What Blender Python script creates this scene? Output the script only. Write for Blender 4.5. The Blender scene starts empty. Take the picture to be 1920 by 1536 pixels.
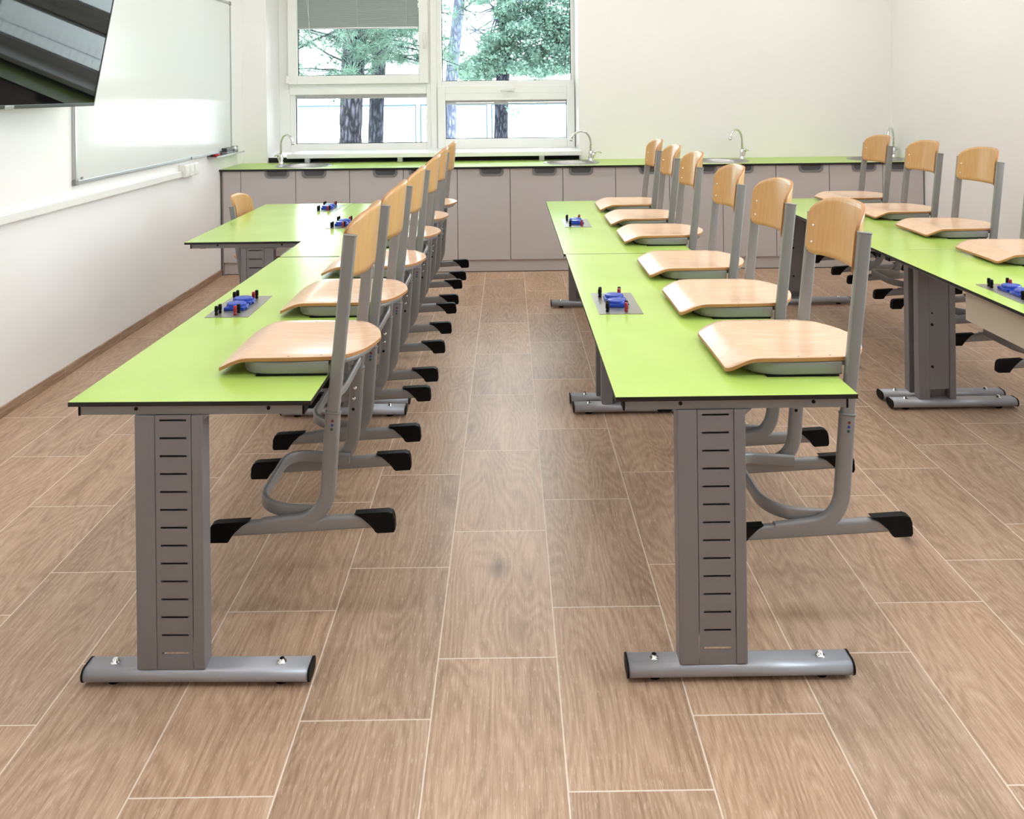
import bpy, bmesh, math, random
import numpy as np
from mathutils import Vector, Matrix

# ------------------------------------------------------------------ camera
S = bpy.context.scene
COL = S.collection
CAMZ = 1.4472
cam_d = bpy.data.cameras.new('camera')
cam_d.sensor_fit = 'HORIZONTAL'; cam_d.sensor_width = 36.0
cam_d.lens = 1536.09 / 1920 * 36
cam_d.shift_x = 0.0
cam_d.shift_y = -(768 - 169.34) / 1920
cam_d.clip_start = 0.05; cam_d.clip_end = 300
cam = bpy.data.objects.new('camera', cam_d); COL.objects.link(cam)
cam.matrix_world = (Matrix.Translation((0, 0, CAMZ)) @ Matrix.Rotation(-0.00461, 4, 'Z')
                    @ Matrix.Rotation(math.pi / 2, 4, 'X') @ Matrix.Rotation(-0.01122, 4, 'Z'))
S.camera = cam

# ------------------------------------------------------------------ exposure
vs = S.view_settings
S.display_settings.display_device = 'sRGB'
vs.view_transform = 'Standard'; vs.look = 'None'; vs.gamma = 1.0; vs.exposure = 0.0
vs.use_curve_mapping = False
SKY = 12.0          # overcast sky radiance
LAMP = 11.2         # ceiling lamp radiance

# ------------------------------------------------------------------ sky
W = bpy.data.worlds.new('overcast_sky'); S.world = W; W.use_nodes = True
bg = W.node_tree.nodes['Background']
bg.inputs[0].default_value = (0.87, 0.945, 1.0, 1); bg.inputs[1].default_value = SKY

# room extents
XL, XR, YB, YN, ZC = -2.30, 3.32, 7.08, -2.6, 3.10
T = 0.700          # table height
random.seed(7); rng = np.random.default_rng(7)

# ================================================================== helpers
def srgb(r, g, b):
    def f(c):
        c /= 255.0
        return c / 12.92 if c <= 0.04045 else ((c + 0.055) / 1.055) ** 2.4
    return (f(r), f(g), f(b), 1)

def mat(name, color, rough=0.5, metal=0.0, noise=0.0, nscale=30, bump=0.0, bscale=200, spec=0.5, stretch=None, coat=0.0):
    m = bpy.data.materials.new(name); m.use_nodes = True
    nt = m.node_tree; b = nt.nodes['Principled BSDF']
    b.inputs['Roughness'].default_value = rough
    b.inputs['Metallic'].default_value = metal
    b.inputs['Specular IOR Level'].default_value = spec
    b.inputs['Base Color'].default_value = color
    if coat: b.inputs['Coat Weight'].default_value = coat; b.inputs['Coat Roughness'].default_value = 0.1
    if noise or bump:
        tc = nt.nodes.new('ShaderNodeTexCoord'); mp = nt.nodes.new('ShaderNodeMapping')
        nt.links.new(tc.outputs['Object'], mp.inputs[0])
        if stretch: mp.inputs['Scale'].default_value = stretch
    if noise:
        n = nt.nodes.new('ShaderNodeTexNoise'); n.inputs['Scale'].default_value = nscale; n.inputs['Detail'].default_value = 4
        nt.links.new(mp.outputs[0], n.inputs[0])
        mx = nt.nodes.new('ShaderNodeMix'); mx.data_type = 'RGBA'
        mx.inputs[6].default_value = tuple(c * (1 - noise) for c in color[:3]) + (1,)
        mx.inputs[7].default_value = tuple(min(1, c * (1 + noise)) for c in color[:3]) + (1,)
        nt.links.new(n.outputs[0], mx.inputs[0]); nt.links.new(mx.outputs[2], b.inputs['Base Color'])
    if bump:
        n2 = nt.nodes.new('ShaderNodeTexNoise'); n2.inputs['Scale'].default_value = bscale
        nt.links.new(mp.outputs[0], n2.inputs[0])
        bp = nt.nodes.new('ShaderNodeBump'); bp.inputs['Strength'].default_value = bump; bp.inputs['Distance'].default_value = 0.002
        nt.links.new(n2.outputs[0], bp.inputs['Height']); nt.links.new(bp.outputs[0], b.inputs['Normal'])
    return m

class NT:
    """tiny node-tree helper"""
    def __init__(s, m): s.t = m.node_tree
    def n(s, ty, **kw):
        x = s.t.nodes.new(ty)
        for k, v in kw.items(): setattr(x, k, v)
        return x
    def put(s, sock, v):
        if hasattr(v, 'links') or isinstance(v, bpy.types.NodeSocket): s.t.links.new(v, sock)
        else: sock.default_value = v
    def math(s, op, a, b=None, c=None, clamp=False):
        x = s.n('ShaderNodeMath', operation=op); x.use_clamp = clamp
        s.put(x.inputs[0], a)
        if b is not None: s.put(x.inputs[1], b)
        if c is not None: s.put(x.inputs[2], c)
        return x.outputs[0]
    def mix(s, f, a, b, blend='MIX'):
        x = s.n('ShaderNodeMix', data_type='RGBA', blend_type=blend)
        s.put(x.inputs[0], f); s.put(x.inputs[6], a); s.put(x.inputs[7], b)
        return x.outputs[2]
    def ramp(s, f, stops):
        x = s.n('ShaderNodeValToRGB'); s.put(x.inputs[0], f)
        e = x.color_ramp.elements
        while len(e) < len(stops): e.new(0.5)
        for i, (p, c) in enumerate(stops): e[i].position = p; e[i].color = c
        return x.outputs[0]
    def xyz(s, a, b, c):
        x = s.n('ShaderNodeCombineXYZ'); s.put(x.inputs[0], a); s.put(x.inputs[1], b); s.put(x.inputs[2], c)
        return x.outputs[0]

def add_box(bm, x0, x1, y0, y1, z0, z1, mi=0, bev=0.0):
    v = [bm.verts.new(p) for p in ((x0,y0,z0),(x1,y0,z0),(x1,y1,z0),(x0,y1,z0),(x0,y0,z1),(x1,y0,z1),(x1,y1,z1),(x0,y1,z1))]
    fs = [bm.faces.new([v[i] for i in q]) for q in ((0,3,2,1),(4,5,6,7),(0,1,5,4),(1,2,6,5),(2,3,7,6),(3,0,4,7))]
    for f in fs: f.material_index = mi
    if bev:
        es = list({e for f in fs for e in f.edges})
        r = bmesh.ops.bevel(bm, geom=es, offset=bev, segments=2, profile=0.6, affect='EDGES')
        for f in r['faces']: f.material_index = mi
    return fs

def rrect(w, h, r, n=4):
    r = min(r, w / 2 - 1e-5, h / 2 - 1e-5); pts = []
    for cx, cy, a0 in ((w/2-r, h/2-r, 0), (-w/2+r, h/2-r, 90), (-w/2+r, -h/2+r, 180), (w/2-r, -h/2+r, 270)):
        for i in range(n + 1):
            a = math.radians(a0 + 90 * i / n); pts.append((cx + r * math.cos(a), cy + r * math.sin(a)))
    return pts

def sweep(bm, path, sec, B, cap=True, mi=0):
    """sec (a,b): a along N = B x T, b along fixed axis B"""
    path = [Vector(p) for p in path]; B = Vector(B).normalized(); rings = []
    for i, p in enumerate(path):
        t = (path[min(i+1, len(path)-1)] - path[max(i-1, 0)]).normalized()
        N = B.cross(t).normalized(); Bb = t.cross(N).normalized()
        k = 1.0
        if 0 < i < len(path) - 1:
            a = (path[i] - path[i-1]).normalized().angle((path[i+1] - path[i]).normalized(), 0)
            k = 1 / max(0.5, math.cos(a / 2))
        rings.append([bm.verts.new(p + N * a_ * k + Bb * b_) for a_, b_ in sec])
    n = len(sec)
    for i in range(len(rings) - 1):
        for j in range(n):
            f = bm.faces.new((rings[i][j], rings[i+1][j], rings[i+1][(j+1) % n], rings[i][(j+1) % n])); f.material_index = mi; f.smooth = True
    if cap:
        f = bm.faces.new(rings[0]); f.material_index = mi
        f = bm.faces.new(list(reversed(rings[-1]))); f.material_index = mi
    return rings

def circ(r, n=12): return [(r * math.cos(2 * math.pi * i / n), r * math.sin(2 * math.pi * i / n)) for i in range(n)]

def tube(bm, path, r, n=10, mi=0, radii=None):
    """round tube along free path"""
    path = [Vector(p) for p in path]; rings = []; up = Vector((0.13, 0.31, 1)).normalized()
    for i, p in enumerate(path):
        t = (path[min(i+1, len(path)-1)] - path[max(i-1, 0)]).normalized()
        u = up if abs(up.dot(t)) < 0.95 else Vector((1, 0, 0))
        N = u.cross(t).normalized(); Bb = t.cross(N)
        rr = radii[i] if radii else r
        rings.append([bm.verts.new(p + N * (rr * math.cos(2*math.pi*j/n)) + Bb * (rr * math.sin(2*math.pi*j/n))) for j in range(n)])
    for i in range(len(rings) - 1):
        for j in range(n):
            f = bm.faces.new((rings[i][j], rings[i][(j+1) % n], rings[i+1][(j+1) % n], rings[i+1][j])); f.smooth = True; f.material_index = mi
    f = bm.faces.new(list(reversed(rings[0]))); f.material_index = mi
    f = bm.faces.new(rings[-1]); f.material_index = mi

def cyl(bm, c, axis, r, h, n=16, mi=0):
    c = Vector(c); a = Vector(axis).normalized(); tube(bm, [c, c + a * h], r, n, mi)

def lathe(bm, c, prof, n=32, mi=0, sx=1.0, sy=1.0):
    rings = [[bm.verts.new((c[0] + r * sx * math.cos(2*math.pi*j/n), c[1] + r * sy * math.sin(2*math.pi*j/n), c[2] + z)) for j in range(n)] for r, z in prof]
    for i in range(len(rings) - 1):
        for j in range(n):
            f = bm.faces.new((rings[i][j], rings[i][(j+1) % n], rings[i+1][(j+1) % n], rings[i+1][j])); f.smooth = True; f.material_index = mi

def arc(cx, cz, r, a0, a1, n):
    return [(cx + r * math.cos(math.radians(a0 + (a1 - a0) * i / n)), cz + r * math.sin(math.radians(a0 + (a1 - a0) * i / n))) for i in range(n + 1)]

def fillet(pts, r, n=6):
    """round the inner corners of a 3-D polyline"""
    P = [Vector(p) for p in pts]; out = [P[0]]
    for i in range(1, len(P) - 1):
        a, b, c = P[i-1], P[i], P[i+1]
        rr = r[i-1] if isinstance(r, (list, tuple)) else r
        d1 = (a - b).normalized(); d2 = (c - b).normalized()
        rr = min(rr, (a-b).length * 0.49, (c-b).length * 0.49)
        s, e = b + d1 * rr, b + d2 * rr
        for k in range(n + 1):
            t = k / n; out.append(s * (1-t)**2 + b * 2*t*(1-t) + e * t**2)
    out.append(P[-1]); return out

def obj(name, bm, mats, parent=None, smooth=False):
    bmesh.ops.recalc_face_normals(bm, faces=bm.faces)
    me = bpy.data.meshes.new(name); bm.to_mesh(me); bm.free()
    if not isinstance(mats, (list, tuple)): mats = [mats]
    for m in mats: me.materials.append(m)
    if smooth:
        me.polygons.foreach_set('use_smooth', [True] * len(me.polygons))
    o = bpy.data.objects.new(name, me); COL.objects.link(o)
    if parent is not None: o.parent = parent
    return o

def autosmooth(o):
    me = o.data
    me.polygons.foreach_set('use_smooth', [True] * len(me.polygons))
    bm = bmesh.new(); bm.from_mesh(me)
    for e in bm.edges:
        if len(e.link_faces) == 2 and e.calc_face_angle(0) > math.radians(38): e.smooth = False
    bm.to_mesh(me); bm.free(); return o

def thing(name, label, cat, loc=(0, 0, 0), rz=0, group=None):
    o = bpy.data.objects.new(name, None); COL.objects.link(o)
    o.empty_display_size = 0.1; o.location = loc; o.rotation_euler = (0, 0, rz)
    return tag(o, label, cat, group)

def tag(o, label, cat, group=None):
    o['label'] = label; o['category'] = cat
    if group: o['group'] = group
    return o

def struct(o, label=None):
    o['kind'] = 'structure'
    if label: o['label'] = label
    return o

def dup(root, loc, rz, label, group=None):
    r = root.copy(); COL.objects.link(r); r.location = loc; r.rotation_euler = (0, 0, rz)
    r['label'] = label
    if group: r['group'] = group
    for ch in list(root.children):
        c = ch.copy(); COL.objects.link(c); c.parent = r
        for g in ch.children:
            d = g.copy(); COL.objects.link(d); d.parent = c
    return r

# ================================================================== materials
def plaster(name, col):
    return mat(name, col, rough=0.7, noise=0.015, nscale=2.5, bump=0.08, bscale=120, spec=0.25)
M_wall = plaster('white_wall_paint', srgb(243, 241, 240))
M_ceil = plaster('white_ceiling_paint', srgb(249, 249, 248))
M_pvc = mat('white_window_plastic', srgb(240, 241, 238), rough=0.3, noise=0.01, nscale=4)
M_steel = mat('grey_powder_coated_steel', srgb(140, 138, 138), rough=0.38, metal=0.25, noise=0.03, nscale=300, bump=0.05, bscale=900)
M_leg = mat('grey_leg_steel', srgb(131, 127, 130), rough=0.42, metal=0.2, noise=0.03, nscale=250, bump=0.08, bscale=800)
M_foot = mat('light_grey_foot_steel', srgb(166, 166, 173), rough=0.36, metal=0.3, noise=0.04, nscale=200, bump=0.08, bscale=800)
M_black = mat('black_rubber', srgb(6, 6, 7), rough=0.55, spec=0.18, noise=0.1, nscale=60)
M_edge = mat('black_laminate_edge', srgb(22, 20, 20), rough=0.4, noise=0.1, nscale=60)
M_chrome = mat('polished_chrome', srgb(225, 225, 225), rough=0.08, metal=1.0, noise=0.01, nscale=10)
M_inox = mat('brushed_sink_steel', srgb(176, 176, 174), rough=0.38, metal=1.0, noise=0.04, nscale=120)
M_plate = mat('brushed_steel_plate', srgb(158, 155, 150), rough=0.32, metal=0.75, noise=0.05, nscale=60, stretch=(1, 30, 1))
M_blue = mat('blue_socket_plastic', srgb(28, 64, 170), rough=0.25, noise=0.03, nscale=40)
M_redp = mat('red_terminal_plastic', srgb(150, 22, 28), rough=0.3, noise=0.03, nscale=40)
M_cab = mat('grey_beige_cabinet_front', srgb(193, 186, 184), rough=0.45, noise=0.015, nscale=6)
M_cabside = mat('grey_cabinet_side', srgb(140, 128, 124), rough=0.5, noise=0.02, nscale=6)
M_hrim = mat('grey_handle_rim', srgb(128, 127, 128), rough=0.45, noise=0.02, nscale=60)
M_hin = mat('dark_grey_handle_cup', srgb(84, 84, 86), rough=0.5, noise=0.03, nscale=60)
M_alu = mat('anodised_aluminium', srgb(188, 190, 190), rough=0.28, metal=0.8, noise=0.03, nscale=100)
M_dark = mat('dark_gap', srgb(24, 23, 24), rough=0.7, noise=0.1, nscale=30)
M_white = mat('white_plastic', srgb(235, 233, 230), rough=0.35, noise=0.01, nscale=8)
M_seatscrew = mat('brown_screw_head', srgb(150, 122, 96), rough=0.4, metal=0.5, noise=0.02, nscale=50)
M_blind = mat('grey_green_blind_slats', srgb(160, 166, 160), rough=0.4, noise=0.02, nscale=20)
M_cord = mat('white_cord', srgb(235, 240, 238), rough=0.6, noise=0.02, nscale=90)
M_board = mat('white_enamel_board', srgb(216, 217, 215), rough=0.12, noise=0.006, nscale=2, spec=0.12)
M_screen = mat('black_glass_screen', srgb(12, 12, 14), rough=0.03, noise=0.05, nscale=5, spec=0.18)
M_bezel = mat('dark_grey_bezel', srgb(78, 80, 78), rough=0.3, metal=0.5, noise=0.03, nscale=40)
M_tvb = mat('black_tv_back', srgb(25, 25, 27), rough=0.5, noise=0.05, nscale=40)
M_beige = mat('beige_laminate_box', srgb(196, 184, 166), rough=0.5, noise=0.03, nscale=8)
M_concrete = mat('bright_paving', srgb(225, 226, 222), rough=0.9, noise=0.04, nscale=0.7)
M_fence = mat('grey_fence_steel', srgb(40, 66, 78), rough=0.6, metal=0.0, noise=0.04, nscale=3)
M_bluedot = mat('blue_size_dot', srgb(40, 70, 150), rough=0.4, noise=0.02, nscale=90)
M_reddot = mat('red_size_dot', srgb(120, 40, 36), rough=0.4, noise=0.02, nscale=90)
M_greendot = mat('green_size_dot', srgb(28, 80, 62), rough=0.4, noise=0.02, nscale=90)

def green_laminate(name, bump=0.12, r0=0.15):
    m = mat(name, srgb(182, 211, 100), rough=0.30, spec=0.5)
    N = NT(m); b = m.node_tree.nodes['Principled BSDF']
    tc = N.n('ShaderNodeTexCoord')
    n1 = N.n('ShaderNodeTexNoise'); n1.inputs['Scale'].default_value = 500; N.put(n1.inputs[0], tc.outputs['Object'])
    n2 = N.n('ShaderNodeTexNoise'); n2.inputs['Scale'].default_value = 3; N.put(n2.inputs[0], tc.outputs['Object'])
    c = N.ramp(n2.outputs[0], [(0.3, srgb(172, 200, 98)), (0.7, srgb(179, 205, 105))])
    N.put(b.inputs['Base Color'], c)
    bp = N.n('ShaderNodeBump'); bp.inputs['Strength'].default_value = bump; bp.inputs['Distance'].default_value = 0.0006
    N.put(bp.inputs['Height'], n1.outputs[0]); N.put(b.inputs['Normal'], bp.outputs[0])
    N.put(b.inputs['Roughness'], N.math('MULTIPLY_ADD', n1.outputs[0], 0.10, r0))
    return m
M_green = green_laminate('lime_green_laminate')
M_green2 = green_laminate('smooth_lime_green_worktop', 0.0, 0.34)
M_green2.node_tree.nodes['Principled BSDF'].inputs['Specular IOR Level'].default_value = 0.9

def plywood(name, c1, c2, rough, axis):
    """beech veneer, grain running along `axis`"""
    m = mat(name, c1, rough=rough, spec=0.5)
    N = NT(m); b = m.node_tree.nodes['Principled BSDF']
    tc = N.n('ShaderNodeTexCoord'); mp = N.n('ShaderNodeMapping')
    sc = {'x': (2.5, 55, 55), 'z': (55, 55, 2.5), 'y': (55, 2.5, 55)}[axis]
    mp.inputs['Scale'].default_value = sc; N.put(mp.inputs[0], tc.outputs['Object'])
    n1 = N.n('ShaderNodeTexNoise'); n1.inputs['Scale'].default_value = 1.6; n1.inputs['Detail'].default_value = 5; N.put(n1.inputs[0], mp.outputs[0])
    n2 = N.n('ShaderNodeTexNoise'); n2.inputs['Scale'].default_value = 260; N.put(n2.inputs[0], tc.outputs['Object'])
    f = N.math('ADD', N.math('MULTIPLY', n1.outputs[0], 0.8), N.math('MULTIPLY', n2.outputs[0], 0.2))
    N.put(b.inputs['Base Color'], N.ramp(f, [(0.3, c1), (0.7, c2)]))
    return m
M_seat = plywood('pale_beech_plywood_seat', srgb(212, 174, 144), srgb(228, 194, 166), 0.24, 'x')
M_back = plywood('golden_beech_plywood_back', srgb(194, 149, 98), srgb(208, 165, 114), 0.28, 'z')
M_plyedge = mat('brown_plywood_edge', srgb(176, 124, 78), rough=0.5, noise=0.12, nscale=200, stretch=(1, 1, 8))

def floor_material(name, gx, gy, vert=False):
    m = bpy.data.materials.new(name); m.use_nodes = True
    N = NT(m); b = m.node_tree.nodes['Principled BSDF']
    tc = N.n('ShaderNodeTexCoord'); sp = N.n('ShaderNodeSeparateXYZ'); N.put(sp.inputs[0], tc.outputs['Object'])
    X, Y = sp.outputs[0], sp.outputs[1]
    u = N.math('DIVIDE', N.math('SUBTRACT', X, gx), 0.302)
    col = N.math('FLOOR', u); fu = N.math('FRACT', u)
    ph = N.math('FRACT', N.math('ADD', N.math('DIVIDE', col, 3.0), 10.001))
    v = N.math('SUBTRACT', N.math('DIVIDE', N.math('SUBTRACT', Y, gy), 0.602), ph)
    row = N.math('FLOOR', v); fv = N.math('FRACT', v)
    wn = N.n('ShaderNodeTexWhiteNoise', noise_dimensions='2D')
    N.put(wn.inputs['Vector'], N.xyz(col, row, 0.0))
    r1 = wn.outputs['Value']; sc = N.n('ShaderNodeSeparateColor'); N.put(sc.inputs[0], wn.outputs['Color'])
    r2, r3 = sc.outputs[0], sc.outputs[1]
    # grain space: offset per tile, sometimes mirrored
    sx = N.math('ADD', X, N.math('MULTIPLY', r1, 13.0)); sy = N.math('ADD', Y, N.math('MULTIPLY', r2, 17.0))
    # slow warp for cathedral grain
    nw = N.n('ShaderNodeTexNoise'); nw.inputs['Scale'].default_value = 1.0; nw.inputs['Detail'].default_value = 2
    N.put(nw.inputs[0], N.xyz(N.math('MULTIPLY', sx, 4.2), N.math('MULTIPLY', sy, 0.85), r3))
    rings = N.math('FRACT', N.math('ADD', N.math('MULTIPLY', nw.outputs[0], 30.0), N.math('MULTIPLY', sx, 6.0)))
    ringv = N.math('ABSOLUTE', N.math('MULTIPLY_ADD', rings, 2.0, -1.0))
    nf = N.n('ShaderNodeTexNoise'); nf.inputs['Scale'].default_value = 1.0; nf.inputs['Detail'].default_value = 6; nf.inputs['Roughness'].default_value = 0.65
    N.put(nf.inputs[0], N.xyz(N.math('MULTIPLY', sx, 190.0), N.math('MULTIPLY', sy, 7.0), r3))
    nm = N.n('ShaderNodeTexNoise'); nm.inputs['Scale'].default_value = 1.0; nm.inputs['Detail'].default_value = 3
    N.put(nm.inputs[0], N.xyz(N.math('MULTIPLY', sx, 9.0), N.math('MULTIPLY', sy, 1.3), r2))
    g = N.math('ADD', N.math('MULTIPLY', nf.outputs[0], 0.56), N.math('ADD', N.math('MULTIPLY', ringv, 0.12), N.math('MULTIPLY', nm.outputs[0], 0.32)))
    base = N.ramp(g, [(0.30, srgb(140, 113, 93)), (0.43, srgb(168, 138, 115)), (0.57, srgb(188, 158, 135)), (0.72, srgb(208, 180, 157))])
    tint = N.ramp(r3, [(0.0, (0.90, 0.90, 0.90, 1)), (0.5, (0.99, 0.975, 0.95, 1)), (1.0, (1.06, 1.02, 0.98, 1))])
    base = N.mix(1.0, base, tint, 'MULTIPLY')
    # fine light pores
    pn = N.n('ShaderNodeTexNoise'); pn.inputs['Scale'].default_value = 1.0; pn.inputs['Detail'].default_value = 2
    N.put(pn.inputs[0], N.xyz(N.math('MULTIPLY', sx, 330.0), N.math('MULTIPLY', sy, 26.0), 0.0))
    pores = N.math('GREATER_THAN', pn.outputs[0], 0.62)
    base = N.mix(N.math('MULTIPLY', pores, 0.34), base, srgb(220, 198, 178))
    # sparse knots
    vo = N.n('ShaderNodeTexVoronoi', feature='F1'); vo.inputs['Scale'].default_value = 1.0; vo.inputs['Randomness'].default_value = 1.0
    kx = N.math('ADD', N.math('MULTIPLY', sx, 2.6), N.math('MULTIPLY', nf.outputs[0], 0.10))
    N.put(vo.inputs['Vector'], N.xyz(kx, N.math('MULTIPLY', sy, 1.25), 0.0))
    d = vo.outputs['Distance']
    kn = N.math('SUBTRACT', 1.0, N.math('DIVIDE', N.math('SUBTRACT', d, 0.015), 0.085), clamp=True)
    vs_ = N.n('ShaderNodeSeparateColor'); N.put(vs_.inputs[0], vo.outputs['Color'])
    kn = N.math('MULTIPLY', kn, N.math('GREATER_THAN', vs_.outputs[0], 0.32))
    kn = N.math('MULTIPLY', N.math('POWER', kn, 1.5), 0.85)
    base = N.mix(kn, base, srgb(92, 74, 62))
    # grout
    eu = N.math('MULTIPLY', N.math('MINIMUM', fu, N.math('SUBTRACT', 1.0, fu)), 0.302)
    ev = N.math('MULTIPLY', N.math('MINIMUM', fv, N.math('SUBTRACT', 1.0, fv)), 0.602)
    e = N.math('MINIMUM', eu, ev)
    gn = N.n('ShaderNodeTexNoise'); gn.inputs['Scale'].default_value = 60; N.put(gn.inputs[0], tc.outputs['Object'])
    th = N.math('MULTIPLY_ADD', gn.outputs[0], 0.0012, 0.0012)
    gr = N.math('LESS_THAN', e, th)
    colr = N.mix(gr, base, srgb(222, 206, 192))
    N.put(b.inputs['Base Color'], colr)
    N.put(b.inputs['Roughness'], N.math('ADD', N.math('MULTIPLY_ADD', nf.outputs[0], 0.20, 0.32), N.math('MULTIPLY', gr, 0.3)))
    b.inputs['Specular IOR Level'].default_value = 0.45
    h = N.math('SUBTRACT', N.math('MULTIPLY', nf.outputs[0], 0.25), gr)
    bp = N.n('ShaderNodeBump'); bp.inputs['Strength'].default_value = 0.25; bp.inputs['Distance'].default_value = 0.0012
    N.put(bp.inputs['Height'], h); N.put(b.inputs['Normal'], bp.outputs[0])
    return m
M_floor = floor_material('oak_look_porcelain_tiles', 0.1075, 1.687)

def skirting_material():
    m = mat('oak_look_skirting_tile', srgb(166, 138, 114), rough=0.5)
    N = NT(m); b = m.node_tree.nodes['Principled BSDF']
    tc = N.n('ShaderNodeTexCoord'); sp = N.n('ShaderNodeSeparateXYZ'); N.put(sp.inputs[0], tc.outputs['Object'])
    nf = N.n('ShaderNodeTexNoise'); nf.inputs['Scale'].default_value = 1.0; nf.inputs['Detail'].default_value = 5
    N.put(nf.inputs[0], N.xyz(0.0, N.math('MULTIPLY', sp.outputs[1], 6.0), N.math('MULTIPLY', sp.outputs[2], 90.0)))
    base = N.ramp(nf.outputs[0], [(0.35, srgb(140, 112, 90)), (0.65, srgb(178, 150, 126))])
    fy = N.math('FRACT', N.math('DIVIDE', sp.outputs[1], 0.602))
    gr = N.math('LESS_THAN', fy, 0.005)
    N.put(b.inputs['Base Color'], N.mix(gr, base, srgb(200, 184, 170)))
    return m
M_skirt = skirting_material()

def glass_material():
    m = bpy.data.materials.new('clear_window_glass'); m.use_nodes = True
    nt = m.node_tree; N = NT(m)
    for n in list(nt.nodes):
        if n.type != 'OUTPUT_MATERIAL': nt.nodes.remove(n)
    out = [n for n in nt.nodes if n.type == 'OUTPUT_MATERIAL'][0]
    tr = N.n('ShaderNodeBsdfTransparent'); tr.inputs[0].default_value = (0.95, 0.985, 0.98, 1)
    gl = N.n('ShaderNodeBsdfGlossy'); gl.inputs['Roughness'].default_value = 0.02
    fr = N.n('ShaderNodeFresnel'); fr.inputs[0].default_value = 1.45
    ms = N.n('ShaderNodeMixShader')
    N.put(ms.inputs[0], fr.outputs[0]); N.put(ms.inputs[1], tr.outputs[0]); N.put(ms.inputs[2], gl.outputs[0])
    N.put(out.inputs[0], ms.outputs[0]); return m
M_glass = glass_material()

def bark(name, c1, c2):
    m = mat(name, c1, rough=0.9, spec=0.1)
    N = NT(m); b = m.node_tree.nodes['Principled BSDF']
    tc = N.n('ShaderNodeTexCoord'); mp = N.n('ShaderNodeMapping'); mp.inputs['Scale'].default_value = (26, 26, 7)
    N.put(mp.inputs[0], tc.outputs['Object'])
    n1 = N.n('ShaderNodeTexNoise'); n1.inputs['Scale'].default_value = 1.3; n1.inputs['Detail'].default_value = 4; N.put(n1.inputs[0], mp.outputs[0])
    vo = N.n('ShaderNodeTexVoronoi', feature='DISTANCE_TO_EDGE'); vo.inputs['Scale'].default_value = 0.9; N.put(vo.inputs['Vector'], mp.outputs[0])
    f = N.math('ADD', N.math('MULTIPLY', n1.outputs[0], 0.6), N.math('MULTIPLY', vo.outputs['Distance'], 1.1))
    N.put(b.inputs['Base Color'], N.ramp(f, [(0.35, c1), (0.75, c2)]))
    bp = N.n('ShaderNodeBump'); bp.inputs['Distance'].default_value = 0.02; N.put(bp.inputs['Height'], f); N.put(b.inputs['Normal'], bp.outputs[0])
    return m
M_bark = bark('rough_pine_bark', srgb(22, 22, 28), srgb(84, 82, 94))
M_barkd = bark('dark_rough_bark', srgb(18, 22, 30), srgb(72, 74, 86))
M_barkl = bark('pale_blue_grey_bark', srgb(72, 76, 94), srgb(130, 134, 152))

def leafmat(name, c1, c2, tl=0.35):
    m = mat(name, c1, rough=0.55, spec=0.3)
    N = NT(m); b = m.node_tree.nodes['Principled BSDF']
    tc = N.n('ShaderNodeTexCoord'); n1 = N.n('ShaderNodeTexNoise'); n1.inputs['Scale'].default_value = 9; n1.inputs['Detail'].default_value = 3
    N.put(n1.inputs[0], tc.outputs['Object'])
    N.put(b.inputs['Base Color'], N.ramp(n1.outputs[0], [(0.35, c1), (0.65, c2)]))
    out = [n for n in m.node_tree.nodes if n.type == 'OUTPUT_MATERIAL'][0]
    tr = N.n('ShaderNodeBsdfTranslucent'); tr.inputs[0].default_value = c2
    ms = N.n('ShaderNodeMixShader'); ms.inputs[0].default_value = tl
    N.put(ms.inputs[1], b.outputs[0]); N.put(ms.inputs[2], tr.outputs[0]); N.put(out.inputs[0], ms.outputs[0])
    return m
M_needle = leafmat('blue_green_pine_needles', srgb(38, 60, 58), srgb(110, 138, 120))
M_leaf = leafmat('mid_green_leaves', srgb(40, 66, 62), srgb(122, 152, 136))

def emis(name, col, s):
    m = bpy.data.materials.new(name); m.use_nodes = True
    nt = m.node_tree; b = nt.nodes['Principled BSDF']
    b.inputs['Base Color'].default_value = col
    b.inputs['Emission Color'].default_value = col; b.inputs['Emission Strength'].default_value = s
    return m
M_lamp = emis('warm_white_lamp_diffuser', (1.0, 0.975, 0.975, 1), LAMP)

# ================================================================== room shell
def box_obj(name, x0, x1, y0, y1, z0, z1, m, parent=None, bev=0.0):
    bm = bmesh.new(); add_box(bm, x0, x1, y0, y1, z0, z1, 0, bev); return obj(name, bm, m, parent)

struct(box_obj('floor', XL - 0.2, XR + 0.2, YN - 0.2, YB + 0.2, -0.12, 0.0, M_floor))
struct(box_obj('ceiling', XL - 0.2, XR + 0.2, YN - 0.2, YB + 0.62, ZC, ZC + 0.12, M_ceil))
struct(box_obj('wall_left', XL - 0.15, XL, YN - 0.15, YB, 0, ZC, M_wall))
# the right wall holds a second window, beside the viewer and outside the frame
SY0, SY1, SZ0, SZ1 = 0.6, 3.6, 0.9, 2.7
bm = bmesh.new()
add_box(bm, XR, XR + 0.30, YN - 0.15, SY0, 0, ZC); add_box(bm, XR, XR + 0.30, SY1, YB, 0, ZC)
add_box(bm, XR, XR + 0.30, SY0, SY1, 0, SZ0); add_box(bm, XR, XR + 0.30, SY0, SY1, SZ1, ZC)
struct(obj('wall_right', bm, M_wall))
struct(box_obj('wall_near', XL, XR, YN - 0.15, YN, 0, ZC, M_wall))
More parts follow.
